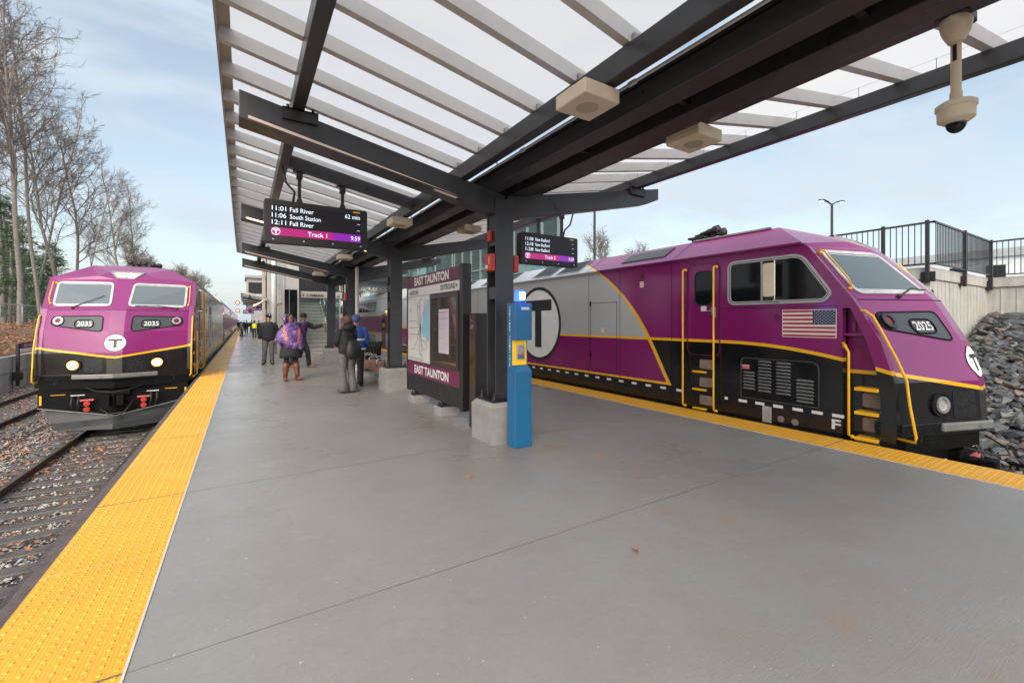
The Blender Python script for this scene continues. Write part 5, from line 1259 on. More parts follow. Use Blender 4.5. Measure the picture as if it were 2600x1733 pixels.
def person(label, loc, rz, h, skin, look=0, lean=(0, 0), armL=None, armR=None, legs=None, hands=True, group=None, curl=.6, pointL=False):
    """faces local -y.  returns root, joint dict"""
    r = thing('person', label, 'person', loc, rz, group); k = h/1.75; lx, ly = lean
    J = dict(pelvis=(0, 0, .93), hipL=(.09, 0, .90), hipR=(-.09, 0, .90), kneeL=(.10, -.02, .50), kneeR=(-.10, -.02, .50), ankL=(.10, .02, .09), ankR=(-.10, .02, .09),
             toeL=(.12, -.14, .035), toeR=(-.12, -.14, .035), waist=(lx*.3, ly*.3, 1.08), chest=(lx*.8, ly*.8, 1.30), neck=(lx, ly, 1.47), shL=(.175+lx*.9, ly*.9, 1.41), shR=(-.175+lx*.9, ly*.9, 1.41),
             elL=(.24+lx, ly+.02, 1.13), elR=(-.24+lx, ly+.02, 1.13), wrL=(.24+lx, ly-.04, .88), wrR=(-.24+lx, ly-.04, .88))
    if armL: J['elL'], J['wrL'] = armL
    if armR: J['elR'], J['wrR'] = armR
    if legs: J.update(legs)
    J = {n: tuple(Vector(p)*k) for n, p in J.items()}
    R_ = dict(pelvis=(.115, .085), hipL=.085, hipR=.085, kneeL=.052, kneeR=.052, ankL=.036, ankR=.036, toeL=.03, toeR=.03, waist=(.11, .08), chest=(.13, .09), neck=.052, shL=.055, shR=.055, elL=.037, elR=.037, wrL=.026, wrR=.026)
    N = {n: (J[n], tuple(q*k for q in R_[n]) if isinstance(R_[n], tuple) else R_[n]*k) for n in J}
    nk = Vector(J['neck']); fw = Vector((sin(look), -cos(look), 0)); up = Vector((0, 0, 1)); hd = nk+up*.155*k
    N['jaw'] = (tuple(nk+up*.07*k+fw*.022*k), (.055*k, .058*k)); N['face'] = (tuple(nk+up*.145*k+fw*.012*k), (.072*k, .086*k)); N['crown'] = (tuple(nk+up*.215*k), (.068*k, .080*k)); N['top'] = (tuple(nk+up*.262*k), .045*k)
    Eg = [('pelvis', 'waist'), ('waist', 'chest'), ('chest', 'neck'), ('neck', 'jaw'), ('jaw', 'face'), ('face', 'crown'), ('crown', 'top'), ('pelvis', 'hipL'), ('pelvis', 'hipR'), ('hipL', 'kneeL'), ('hipR', 'kneeR'), ('kneeL', 'ankL'), ('kneeR', 'ankR'), ('ankL', 'toeL'), ('ankR', 'toeR'),
          ('chest', 'shL'), ('chest', 'shR'), ('shL', 'elL'), ('shR', 'elR'), ('elL', 'wrL'), ('elR', 'wrR')]
    for s in ('L', 'R'):
        if hands and s in hands if isinstance(hands, str) else hands:
            d = Vector(J['wr'+s])-Vector(J['el'+s]); side = Vector((1 if s == 'L' else -1, 0, 0)) if abs(d.normalized().z) > .5 else up
            fingers(N, Eg, s, J['wr'+s], d, side, curl if not (pointL and s == 'L') else .35, pointL and s == 'L')
    skinmesh(N, Eg, 'pelvis', skin, 'body', r)
    # face
    sdv = up.cross(fw)
    fc = MB(); c = hd+fw*.088*k
    fc.ball(c-up*.012*k+fw*.004*k, .013*k, .016*k, .02*k, 8, 6)
    for e in (-1, 1): fc.ball(hd+sdv*(.074*k*e)-up*.005*k, .012*k, .016*k, .026*k, 6, 5)
    fc.build('nose_and_ears', skin, r, smooth=True)
    ey = MB()
    for e in (-1, 1): ey.ball(hd+fw*.080*k+sdv*(.030*k*e)+up*.014*k, .009*k, .009*k, .006*k, 6, 4)
    ey.build('eye', LETB, r)
    mo = MB(); mo.ball(hd+fw*.076*k-up*.052*k, .020*k, .012*k, .006*k, 8, 4); mo.build('mouth', M('lips', (.16, .05, .045), .5) if 'lips' not in bpy.data.materials else bpy.data.materials['lips'], r)
    J['head'] = tuple(hd); J['fw'] = fw; J['sd'] = sdv; J['k'] = k
    return r, J
def sleeve(r, J, s, mat, rs=(.075, .062, .048), name='sleeve', cut=.93):
    k = J['k']; a, b, c = (Vector(J[q+s]) for q in ('sh', 'el', 'wr')); c = b+(c-b)*cut
    m_ = MB(); m_.tube([a+(a-b).normalized()*.02*k+Vector((0, 0, .01)), a+(b-a)*.3, a+(b-a)*.7, b, b+(c-b)*.5, c], [rs[0]*k*.8, rs[0]*k, rs[0]*.92*k, rs[1]*k, (rs[1]+rs[2])/2*k, rs[2]*k], 12); return m_.build(name, mat, r, smooth=True)
def leg(r, J, s, mat, rs=(.095, .066, .06), name='trouser_leg', flare=None, zb=.05):
    k = J['k']; a, b, c = (Vector(J[q+s]) for q in ('hip', 'knee', 'ank')); c = c+Vector((0, 0, (zb-.09)*k)); m_ = MB()
    pts = [a+Vector((0, 0, .05*k)), a+(b-a)*.35, b+(a-b)*.15, b, b+(c-b)*.3, b+(c-b)*.7, c]; q = flare or rs[2]
    m_.tube(pts, [rs[0]*.9*k, rs[0]*k, rs[1]*1.08*k, rs[1]*k, (rs[1]*.6+rs[2]*.4)*k, (rs[2]*.5+q*.5)*k, q*k], 12); return m_.build(name, mat, r, smooth=True)
def shoe(r, J, s, mat, hgt=.09, w=.048):
    k = J['k']; a, t = Vector(J['ank'+s]), Vector(J['toe'+s]); f = Vector((t.x-a.x, t.y-a.y, 0)).normalized(); z0 = max(0, a.z-.09*k); m_ = MB()
    heel = Vector((a.x, a.y, z0+.035*k))-f*.05*k; tip = Vector((t.x, t.y, max(.035*k, t.z)))+f*.05*k
    m_.tube([heel-f*.03*k, heel, heel+(tip-heel)*.35, heel+(tip-heel)*.7, tip, tip+f*.025*k], [.02*k, w*.95*k, w*k, w*1.02*k, w*.8*k, .018*k], 12, flat=.78)
    m_.tube([Vector((a.x, a.y, z0+.03*k)), Vector((a.x, a.y, z0+hgt*k))], [w*k, w*.9*k], 10); return m_.build('shoe', mat, r, smooth=True)
def torso(r, J, mat, z0, z1, name='jacket', rx=(.19, .17, .20, .19, .07), ry=(.13, .125, .14, .12, .065), fold=.02):
    k = J['k']; ch, nk, pv = Vector(J['chest']), Vector(J['neck']), Vector(J['pelvis'])
    def cx(z): t = max(0, min(1, (z-.93*k)/(nk.z-.93*k))); return pv.x+(nk.x-pv.x)*t, pv.y+(nk.y-pv.y)*t
    Z = [z0*k, (z0+(1.08-z0)*.6)*k, 1.15*k, 1.33*k, 1.42*k, z1*k]; m_ = MB(); rings = []
    for i, z in enumerate(Z):
        a = [rx[0], rx[1]*1.0, rx[1], rx[2], rx[3], rx[4]][i]; b = [ry[0], ry[1], ry[1], ry[2], ry[3], ry[4]][i]; x, y = cx(z); rings.append((x, y, z, a*k, b*k))
    m_.loft(rings[::-1], 22, fold=0); o = m_.build(name, mat, r, smooth=True, sub=1); return o
blkc = cloth('black_cloth', (.012, .012, .014)); gryt = cloth('grey_trouser', (.085, .085, .088)); shb = M('black_shoe', (.01, .01, .01), .35)
navy = cloth('dark_navy_cloth', (.010, .013, .018))
sk_l = skin_mat((.46, .25, .19), 'light_skin'); sk_d = skin_mat((.19, .085, .05), 'brown_skin'); sk_m = skin_mat((.30, .16, .11), 'tan_skin')
HB = cloth('brown_hair', (.085, .045, .025), .6, .35, 14); HK = cloth('black_hair', (.010, .009, .009), .6)
# 1: man in dark coat and cap
r, J = person('man in black coat, grey trousers and dark cap walking at left of the stairs', (.80, 18.55, 0), radians(-8), 1.86, sk_l, look=.35, armL=((.25, .05, 1.14), (.22, -.04, .90)), armR=((-.25, .06, 1.14), (-.28, .02, .88)),
              legs=dict(kneeR=(-.11, -.04, .50), ankR=(-.14, .04, .09), toeR=(-.16, -.12, .035), kneeL=(.10, -.05, .50), ankL=(.11, -.06, .09), toeL=(.16, -.22, .035)))
torso(r, J, navy, .78, 1.50, 'coat', rx=(.235, .225, .24, .215, .08), ry=(.17, .165, .175, .14, .07))
for s in 'LR': sleeve(r, J, s, navy, (.092, .074, .06)); leg(r, J, s, gryt, (.105, .078, .07)); shoe(r, J, s, shb)
k = J['k']; hd = Vector(J['head']); fw = J['fw']; m_ = MB(); m_.ball(hd+Vector((0, 0, .055*k)), .098*k, .108*k, .085*k, 14, 8); m_.disc(hd+fw*.10*k+Vector((0, 0, .055*k)), (0, 0, 1), .075*k, 14, .008); m_.build('cap', navy, r, smooth=True, ang=50)
m_ = MB(); m_.ball(hd+fw*.100*k+Vector((0, 0, .085*k)), .022, .012, .016, 8, 5); m_.build('cap_badge', LETW, r)
m_ = MB(); m_.tube([Vector(J['neck'])+fw*.02*k+Vector((0, 0, -.02)), Vector(J['neck'])+fw*.13*k+Vector((0, 0, -.16))], [.05*k, .03*k], 8); m_.build('shirt_collar', cloth('blue_grey_shirt', (.16, .19, .25)), r, smooth=True)
# 2: woman in purple poncho
def mat_poncho():
    m, t, p, co, X, Y, Z = base('printed_poncho', .35)
    a = noise(t, co, 5.5, 6, .75, .42, .58); b = noise(t, co, 13, 4, .7, .45, .56); c = mixc(t, a, (.055, .018, .14), (.20, .10, .34)); c = mixc(t, b*.6, c, (.035, .02, .09))
    w = noise(t, co, 16, 3, .6, .62, .68); c = mixc(t, w*.8, c, (.55, .45, .70))
    sx = (X.abs()-.16-(Z-1.2)*.12).abs().lt(.035)*Z.gt(1.0)*Y.lt(0); o = noise(t, co, 9, 3, .6, .38, .55); c = mixc(t, sx*o, c, (.72, .13, .06))
    t.links.new(c, p.inputs['Base Color']); bump(t, p, noise(t, co, 14, 3, .6), .03, .8); return m
PON = mat_poncho(); BOOT = M('brown_leather', (.115, .038, .020), .4, 0, .25, 12, bump=.2, bs=30)
r, J = person('woman in a shiny purple printed rain poncho, black skirt and brown boots', (1.08, 13.1, 0), radians(8), 1.80, sk_d, look=.35, armL=((.29, -.02, 1.16), (.20, -.16, .98)), armR=((-.30, .0, 1.15), (-.20, -.17, .95)), hands=False,
              legs=dict(kneeL=(.12, -.05, .50), ankL=(.15, -.10, .09), toeL=(.22, -.24, .06), kneeR=(-.10, -.01, .50), ankR=(-.12, .02, .09), toeR=(-.14, -.14, .035)))
k = J['k']; m_ = MB()
rg = [(0, 0, 1.54, .06, .065), (0, 0, 1.48, .12, .11), (0, 0, 1.42, .21, .145), (-.01, -.01, 1.33, .275, .175), (-.02, -.02, 1.21, .325, .20), (-.02, -.03, 1.09, .345, .215), (.0, -.03, .98, .325, .22), (.05, -.03, .88, .27, .215), (.08, -.03, .80, .21, .20)]
m_.loft([(a*k, b*k, c*k, d*k, e*k) for a, b, c, d, e in rg], 40, fold=.05, fk=9); pn = m_.build('poncho', PON, r, smooth=True, sub=1)
m_ = MB(); hd = Vector(J['head']); m_.tube([hd+Vector((-.10, .02, -.13))*k, hd+Vector((-.125, .07, -.02))*k, hd+Vector((-.06, .11, .08))*k, hd+Vector((.03, .12, .08))*k, hd+Vector((.11, .08, -.04))*k, hd+Vector((.12, .0, -.14))*k], [.05*k, .055*k, .05*k, .05*k, .055*k, .05*k], 10); m_.build('poncho_hood', PON, r, smooth=True)
m_ = MB(); m_.ball(hd+Vector((0, 0, .055))*k-J['fw']*.035, .092*k, .092*k, .085*k, 14, 10); m_.build('hair', HK, r, smooth=True)
m_ = MB(); sd_ = J['sd']; fw = J['fw']
for e in (-1, 1):
    c = hd+fw*.092*k+sd_*(.033*k*e)+Vector((0, 0, .012*k)); n = 14; P = [c+sd_*(.027*cos(2*pi*i/n))*k+Vector((0, 0, .021*sin(2*pi*i/n)*k)) for i in range(n)]; m_.tube(P+[P[0]], .0045, 5)
m_.tube([hd+fw*.094*k-sd_*.008*k+Vector((0, 0, .016*k)), hd+fw*.094*k+sd_*.008*k+Vector((0, 0, .016*k))], .004, 4); m_.build('glasses', LETB, r)
m_ = MB()
for (x, z, rr) in ((.02, 1.27, .055), (-.16, 1.10, .05), (.04, .95, .05), (-.22, 1.19, .04), (.17, .86, .035)):
    yy = -.225*sqrt(max(.1, 1-(x/.36)**2))-.03; n = 20; f_ = lambda a, b, d_=0: (a*k, (yy-d_-.02+.35*(a-x)*(1 if x > 0 else -1))*k, b*k)
    ring(m_, [(x+rr*cos(2*pi*i/n), z+rr*sin(2*pi*i/n)) for i in range(n)], [(x+rr*.86*cos(2*pi*i/n), z+rr*.86*sin(2*pi*i/n)) for i in range(n)], f_, lambda a, b: f_(a, b, .003))
    m_.face([f_(x-rr*.5, z+rr*.22), f_(x+rr*.5, z+rr*.22), f_(x+rr*.5, z+rr*.5), f_(x-rr*.5, z+rr*.5)]); m_.face([f_(x-rr*.14, z-rr*.6), f_(x+rr*.14, z-rr*.6), f_(x+rr*.14, z+rr*.22), f_(x-rr*.14, z+rr*.22)])
m_.build('poncho_print', M('print_lilac', (.55, .48, .68), .4), pn, fixn=False)
m_ = MB(); m_.loft([(0, 0, 1.0*k, .20*k, .15*k), (.01, -.01, .85*k, .245*k, .185*k), (.01, -.02, .70*k, .265*k, .20*k), (.01, -.02, .60*k, .27*k, .205*k)], 28, fold=.04); m_.build('skirt', blkc, r, smooth=True)
for s in 'LR':
    sleeve(r, J, s, blkc, (.072, .064, .05), cut=1.0); leg(r, J, s, blkc, (.09, .06, .035)); k_ = Vector(J['knee'+s]); a_ = Vector(J['ank'+s])
    m_ = MB(); m_.tube([a_+Vector((0, 0, -.02)), a_+(k_-a_)*.25, a_+(k_-a_)*.65, a_+(k_-a_)*.93], [.056*k, .062*k, .078*k, .080*k], 12); m_.build('boot_shaft', BOOT, r, smooth=True); shoe(r, J, s, BOOT, w=.045)
# 3: person in purple vest pointing right, behind the poncho
r, J = person('stooping person with black cap and purple vest pointing right behind the poncho woman', (1.66, 16.6, 0), radians(50), 1.88, sk_d, look=.35, lean=(.0, -.12), armR=((-.27, .0, 1.15), (-.30, -.10, .90)), armL=((.30, -.30, 1.28), (.30, -.62, 1.36)), pointL=True,
              legs=dict(kneeL=(.10, -.20, .52), ankL=(.10, -.26, .09), toeL=(.11, -.42, .035), kneeR=(-.10, .10, .50), ankR=(-.12, .26, .10), toeR=(-.13, .11, .035)))
k = J['k']; VP = cloth('purple_vest', (.075, .025, .16)); torso(r, J, VP, .88, 1.48, 'vest', rx=(.20, .20, .22, .20, .08), ry=(.15, .15, .16, .135, .07))
torso(r, J, blkc, .76, 1.40, 'coat', rx=(.205, .196, .214, .19, .07), ry=(.155, .146, .155, .13, .06))
for s in 'LR': sleeve(r, J, s, blkc, (.085, .07, .055)); leg(r, J, s, blkc, (.105, .08, .07)); shoe(r, J, s, M('tan_shoe', (.14, .10, .07), .5) if 'tan_shoe' not in bpy.data.materials else bpy.data.materials['tan_shoe'])
hd = Vector(J['head']); m_ = MB(); m_.ball(hd+Vector((0, .0, .05*k)), .10*k, .11*k, .088*k, 14, 8); m_.disc(hd+J['fw']*.11*k+Vector((0, 0, .045*k)), (0, 0, 1), .07*k, 12, .008); m_.build('cap', blkc, r, smooth=True, ang=50)
ch = Vector(J['chest']); m_ = MB()
for e in (-1, 1): m_.tube([ch+Vector((e*.12, .145, .10))*k, ch+Vector((e*.19, .10, .02))*k, ch+Vector((e*.225, 0, -.02))*k], .012, 5)
m_.box(ch.x-.1, ch.x+.1, ch.y+.155*k, ch.y+.165*k, ch.z+.05, ch.z+.09); m_.build('reflective_stripe', M('reflective_white', (.6, .6, .62), .4), r)
m_ = MB(); w_ = Vector(J['wrR']); m_.tube([w_+Vector((0, -.06, -.04)), w_+Vector((0, -.09, -.20)), w_+Vector((0, -.12, -.20)), w_+Vector((0, -.11, -.04))], .008, 5); m_.prism(rpoly([(-.17, -.50), (.13, -.50), (.15, -.18), (-.19, -.18)], .04), 'x', -.06, .06)
bag = MB(); bag.add(m_, Matrix.Identity(4)); bg_ = MB(); bg_.tube([w_+Vector((0, -.05, -.06)), w_+Vector((0, -.14, -.22)), w_+Vector((0, .04, -.22)), w_+Vector((0, -.05, -.06))], .008, 5); bg_.loft([(w_.x, w_.y-.05, w_.z-.22, .10, .17), (w_.x, w_.y-.05, w_.z-.35, .10, .18), (w_.x, w_.y-.05, w_.z-.50, .09, .16)], 14)
o = bg_.build('tote_bag', blkc, None, smooth=False, bevel=.01); tag(o, 'black tote bag hanging from the hand of the stooping person in the purple vest', 'bag'); o.matrix_world = Matrix.Translation(r.location) @ Matrix.Rotation(radians(50), 4, 'Z')
# 4: woman with long brown hair
JEAN = cloth('grey_denim', (.10, .10, .105), .8, .3, 12)
r, J = person('woman with long brown hair, black hooded jacket and flared grey jeans', (1.98, 10.25, 0), radians(203), 1.72, sk_l, look=-.3, armL=((.22, -.06, 1.14), (.10, -.26, 1.08)), armR=((-.22, -.05, 1.14), (-.10, -.26, 1.06)),
              legs=dict(kneeL=(.09, -.02, .50), ankL=(.10, .03, .09), toeL=(.11, -.12, .035), kneeR=(-.09, .02, .50), ankR=(-.12, .07, .09), toeR=(-.16, -.08, .035)))
k = J['k']; torso(r, J, blkc, .82, 1.50, 'jacket', rx=(.20, .19, .205, .185, .085), ry=(.165, .16, .165, .13, .08)); hd = Vector(J['head'])
m_ = MB(); m_.tube([hd+Vector((-.12, .05, -.17))*k, hd+Vector((-.08, .12, -.14))*k, hd+Vector((0, .15, -.13))*k, hd+Vector((.08, .12, -.14))*k, hd+Vector((.12, .05, -.17))*k], [.06*k, .075*k, .08*k, .075*k, .06*k], 12); m_.build('hood', blkc, r, smooth=True)
m_ = MB(); m_.ball(hd+Vector((0, .025, .03))*k, .100*k, .118*k, .112*k, 16, 12)
for e in (-1, 1):
    m_.tube([hd+Vector((e*.075, .02, .04))*k, hd+Vector((e*.095, -.0, -.10))*k, hd+Vector((e*.10, -.05, -.24))*k, hd+Vector((e*.09, -.09, -.36))*k, hd+Vector((e*.08, -.10, -.43))*k], [.04*k, .05*k, .048*k, .035*k, .012], 10)
m_.build('hair', HB, r, smooth=True)
for s in 'LR': sleeve(r, J, s, blkc, (.08, .066, .052)); leg(r, J, s, JEAN, (.100, .078, .075), flare=.118, zb=.03); shoe(r, J, s, BOOT)
bk = MB(); bk.loft([(0, .24, 1.22, .05, .03), (0, .25, 1.18, .13, .08), (0, .265, 1.04, .18, .10), (0, .27, .90, .195, .115), (0, .26, .80, .18, .10), (0, .25, .77, .10, .06)], 20)
for e in (-1, 1): bk.tube([(e*.11, .20, 1.30), (e*.13, .05, 1.46), (e*.13, -.14, 1.38), (e*.15, -.16, 1.15), (e*.15, .12, .95)], .02, 6, flat=.5)
o = bk.build('backpack', M('black_nylon', (.012, .012, .013), .5, bump=.3, bs=20), None, smooth=True); tag(o, 'black backpack on the back of the long haired woman', 'backpack')
o.matrix_world = Matrix.Translation(r.location) @ Matrix.Rotation(radians(203), 4, 'Z') @ Matrix.Scale(k, 4)
# 5: person in blue jacket
BJ = cloth('bright_blue_jacket', (.012, .065, .27), .6); KN = cloth('blue_knit_hat', (.08, .08, .25), .9, .3, 30, .4)
r, J = person('person in bright blue jacket with silver reflective bands and blue knit hat beside the bench', (2.36, 11.1, 0), radians(165), 1.75, sk_m, look=.2, armL=((.25, .0, 1.13), (.20, -.12, .90)), armR=((-.25, .0, 1.13), (-.20, -.12, .90)))
k = J['k']; torso(r, J, BJ, .84, 1.50, 'jacket', rx=(.235, .225, .235, .205, .08), ry=(.165, .16, .165, .135, .07)); hd = Vector(J['head'])
for s in 'LR': sleeve(r, J, s, BJ, (.088, .072, .058)); leg(r, J, s, blkc, (.105, .08, .075)); shoe(r, J, s, shb)
m_ = MB(); m_.ball(hd+Vector((0, .01, .045))*k, .105*k, .118*k, .105*k, 16, 10); m_.build('knit_hat', KN, r, smooth=True)
for z, a, b in ((1.13, .229, .164), (.90, .240, .170)):
    m_ = MB(); m_.loft([(0, 0, (z+.045)*k, a*k, b*k), (0, 0, z*k, a*k, b*k)], 24); m_.build('reflective_band', bpy.data.materials['reflective_white'], r, smooth=True, ang=30)
# background walkers
HV = M('hivis_yellow', (.62, .75, .02), .6, emit=.05); GRJ = cloth('grey_jacket', (.20, .21, .23)); KHK = cloth('dark_khaki', (.05, .042, .035))
def walker(label, loc, rz, h, top, bot, hat=None, vest=None, grp=None):
    r, J = person(label, loc, rz, h, sk_m, hands=False, group=grp, legs=dict(kneeL=(.10, -.08, .50), ankL=(.10, -.12, .09), toeL=(.11, -.28, .035), ankR=(-.10, .12, .09), toeR=(-.10, -.03, .035)))
    torso(r, J, top, .82, 1.50, 'coat', rx=(.215, .20, .215, .19, .08), ry=(.155, .15, .155, .13, .07))
    for s in 'LR': sleeve(r, J, s, top); leg(r, J, s, bot, (.10, .078, .07)); shoe(r, J, s, shb)
    k = J['k']; m_ = MB(); m_.ball(Vector(J['head'])+Vector((0, .015, .04))*k, .10*k, .11*k, .10*k, 12, 8); m_.build('hat' if hat else 'hair', hat or HK, r, smooth=True)
    if vest: torso(r, J, HV, .92, 1.46, 'safety_vest', rx=(.222, .212, .225, .20, .08), ry=(.162, .158, .163, .138, .07))
    return r
walker('worker in yellow safety vest and dark trousers walking away down the platform', (.90, 48.5, 0), radians(180), 1.66, KHK, KHK, None, True)
walker('person in grey jacket and hood at the platform edge far away', (-.17, 54, 0), radians(90), 1.6, GRJ, navy, GRJ)
for i, (x, y, rz, hh, lb) in enumerate(((.35, 66, 0, 1.7, 'dark clad walker just right of the grey jacket person'), (.95, 72, 170, 1.68, 'dark clad walker behind the worker in the yellow vest'), (1.5, 58, 10, 1.66, 'dark clad walker right of the yellow vest, beside the coated man'), (-.6, 80, 20, 1.72, 'distant dark figure closest to the left train'), (.1, 90, 160, 1.7, 'tiny dark figure in the middle of the far crowd'), (1.2, 84, 30, 1.74, 'tiny dark figure on the right of the far crowd'))):
    walker(lb, (x, y, 0), radians(rz), hh, navy if i % 2 else blkc, navy if i % 2 == 0 else KHK, grp='walkers far down the platform')
# ================================================================== STAIR TOWER AND BRIDGE
CP = M('pale_cladding', (.33, .325, .31), .5, .1, .1, 1.5); GLS = None
def mat_glass():
    m = bpy.data.materials.new('tower_glass'); m.use_nodes = True; t = m.node_tree; p = t.nodes['Principled BSDF']
    p.inputs['Base Color'].default_value = (.10, .14, .14, 1); p.inputs['Roughness'].default_value = .04; p.inputs['Specular IOR Level'].default_value = .9
    tr = t.nodes.new('ShaderNodeBsdfTransparent'); tr.inputs[0].default_value = (.66, .82, .80, 1); x = t.nodes.new('ShaderNodeMixShader'); x.inputs[0].default_value = .62
    t.links.new(p.outputs[0], x.inputs[1]); t.links.new(tr.outputs[0], x.inputs[2]); t.links.new(x.outputs[0], t.nodes['Material Output'].inputs[0]); return m
TG = mat_glass(); MUL = M('green_grey_mullion', (.22, .27, .26), .4, .3, .08); RISER = M('stair_concrete', (.25, .245, .225), .7, 0, .15, 4); NOSE = M('stair_nosing', (.42, .41, .38), .6)
st_ = thing('staircase', 'grey concrete stairs rising behind the PARKING sign between glazed walls', 'stairs', (2.9, 21.1, 0))
def S(mb, n, mt, **k): return W2(mb, n, mt, st_, **k)
m_ = MB(); prof_ = [(21.1, 0)]
for i in range(30): prof_ += [(21.1+.3*i, .172*(i+1)), (21.1+.3*(i+1), .172*(i+1))]
prof_ += [(30.1, 0)]
for i in range(30): m_.box(2.08, 3.70, 21.1+.3*i, 30.1, .172*i, .172*(i+1)-.001)
S(m_, 'flight', RISER)
m_ = MB()
for i in range(30): m_.box(2.085, 3.695, 21.085+.3*i, 21.15+.3*i, .172*(i+1)-.03, .172*(i+1)+.003)
S(m_, 'nosing', NOSE)
for x in (3.62, 3.40, 2.14):
    m_ = MB(); m_.tube([(x, 20.8, .95), (x, 21.1, .98), (x, 30, .98+8.9*.573)], .028, 8)
    for i in range(6): m_.tube([(x, 21.2+i*1.6, .1+i*.91), (x, 21.2+i*1.6, 1.02+i*.91)], .018, 6)
    S(m_, 'handrail', STEEL, smooth=True)
tw = thing('elevator_tower', 'glazed elevator and stair tower with pale columns behind the near canopy', 'tower', (1.4, 24, 0))
def T(mb, n, mt, **k): return W2(mb, n, mt, tw, **k)
m_ = MB(); m_.box(1.50, 2.06, 21.0, 21.1, 2.97, 4.2); m_.box(1.44, 1.50, 20.95, 21.12, 0, 4.2); m_.box(2.00, 2.06, 20.95, 20.999, 0, 2.97); T(m_, 'door_surround', CP)
m_ = MB(); m_.box(1.505, 1.995, 21.02, 21.08, 0, 2.97); T(m_, 'lift_door', GLASSD)
m_ = MB(); m_.box(1.68, 1.70, 21.0, 21.019, 0, 2.95); T(m_, 'door_mullion', MUL)
m_ = MB(); m_.box(1.44, 1.46, 21.13, 26.5, .1, 6.8); T(m_, 'glass_wall', TG)
for i in range(6): m_ = MB(); m_.box(1.40, 1.439, 21.2+i*1.0, 21.26+i*1.0, 0, 7); T(m_, 'mullion', CP)
for z in (.0, 2.4, 4.6, 6.8): m_ = MB(); m_.box(1.395, 1.4385, 21.13, 26.5, z, z+.10); T(m_, 'transom', CP)
m_ = MB(); m_.box(1.0, 1.25, 24.6, 25.0, 0, 7.1); T(m_, 'pale_column', CP, bevel=.02)
m_ = MB(); m_.tube([(1.28, 24.3, 0), (1.28, 24.3, 7)], .12, 14); T(m_, 'round_pipe', GALV, smooth=True)
m_ = MB(); m_.box(.83, .98, 26.0, 26.4, 0, 7.1); T(m_, 'pale_column', M('warm_column', (.36, .31, .25), .6), bevel=.02)
m_ = MB(); m_.box(1.02, 1.4, 26.5, 26.6, 0, 6.9); T(m_, 'back_panel', DARK2)
m_ = MB(); m_.box(.7, 4.4, 20.9, 31.5, 7.1, 7.4); T(m_, 'roof', CP)
m_ = MB(); m_.box(3.72, 3.74, 21.1, 31, 0, 6.9); T(m_, 'glass_wall', TG)
for i in range(8): m_ = MB(); m_.box(3.741, 3.80, 21.1+i*1.3, 21.2+i*1.3, 0, 7); T(m_, 'mullion', CP if i == 0 else MUL)
m_ = MB(); m_.box(4.0, 4.62, 21.4, 21.5, 2.9, 4.1); T(m_, 'beige_header', M('warm_header', (.50, .36, .22), .6)); m_ = MB(); m_.box(4.0, 4.62, 21.4, 21.48, 0, 2.89); T(m_, 'side_glass', GLASSD)
for x in (3.95, 4.30, 4.63): m_ = MB(); m_.box(x, x+.05, 21.35, 21.399, 0, 4.1); T(m_, 'side_mullion', DARK2)
m_ = MB(); m_.box(2.07, 3.70, 24.5, 24.6, 3.2, 7.0); T(m_, 'soffit_wall', DARK2)
# bird spikes / white camera arm on the column
m_ = MB(); m_.tube([(.98, 24.5, 2.66), (.72, 24.2, 2.50), (.50, 24.0, 2.36)], [.07, .05, .06], 8); m_.ball((.46, 23.95, 2.33), .09, .09, .09, 8, 6)
o = W2(m_, 'camera_arm', CREAM, tw, smooth=True)
br = thing('footbridge', 'glazed green grey footbridge and headhouse rising above the right train', 'footbridge', (11, 24, 3))
def BR(mb, n, mt, **k): return W2(mb, n, mt, br, **k)
m_ = MB(); m_.box(2.1, 12.0, 26.6, 31.4, 4.0, 4.4); BR(m_, 'deck', DARK2)
m_ = MB(); m_.prism([(12.0, 15.2), (16.4, 20.75), (16.4, 33), (12.0, 33)], 'z', 6.25, 6.38); BR(m_, 'roof', DARK)
m_ = MB(); m_.box(12.0, 12.02, 15.25, 32, GZ, 6.24); BR(m_, 'glass_wall', TG)
m_ = MB(); m_.box(4.4, 11.99, 26.7, 26.72, 4.41, 6.6); BR(m_, 'glass_wall', TG)
for i in range(14): m_ = MB(); m_.box(11.93, 11.999, 15.3+i*1.25, 15.42+i*1.25, GZ, 6.24); BR(m_, 'mullion', MUL)
m_ = MB(); m_.prism([(12.0, 15.22), (12.06, 15.22), (16.4, 20.75), (16.34, 20.75)], 'z', GZ, 6.24); BR(m_, 'end_wall', TG)
for z in (2.9, 4.6): m_ = MB(); m_.box(11.94, 11.998, 15.3, 32, z, z+.09); BR(m_, 'transom', MUL)
for i in range(7): m_ = MB(); m_.box(4.6+i*1.2, 4.68+i*1.2, 26.62, 26.699, 4.41, 6.6); BR(m_, 'mullion', MUL)
m_ = MB(); m_.box(4.4, 11.9, 26.5, 31, 6.61, 6.8); BR(m_, 'bridge_roof', CP)
m_ = MB(); m_.prism([(21, 2.9), (21.2, 2.9), (27, 6.1), (26.8, 6.1)], 'x', 13.8, 14.2); BR(m_, 'inner_stair', CP)
m_ = MB(); m_.box(12.3, 16.0, 21, 31, 2.87, 2.95); m_.box(12.3, 16.0, 31, 31.1, 2.96, 6.2); BR(m_, 'floor', CP)
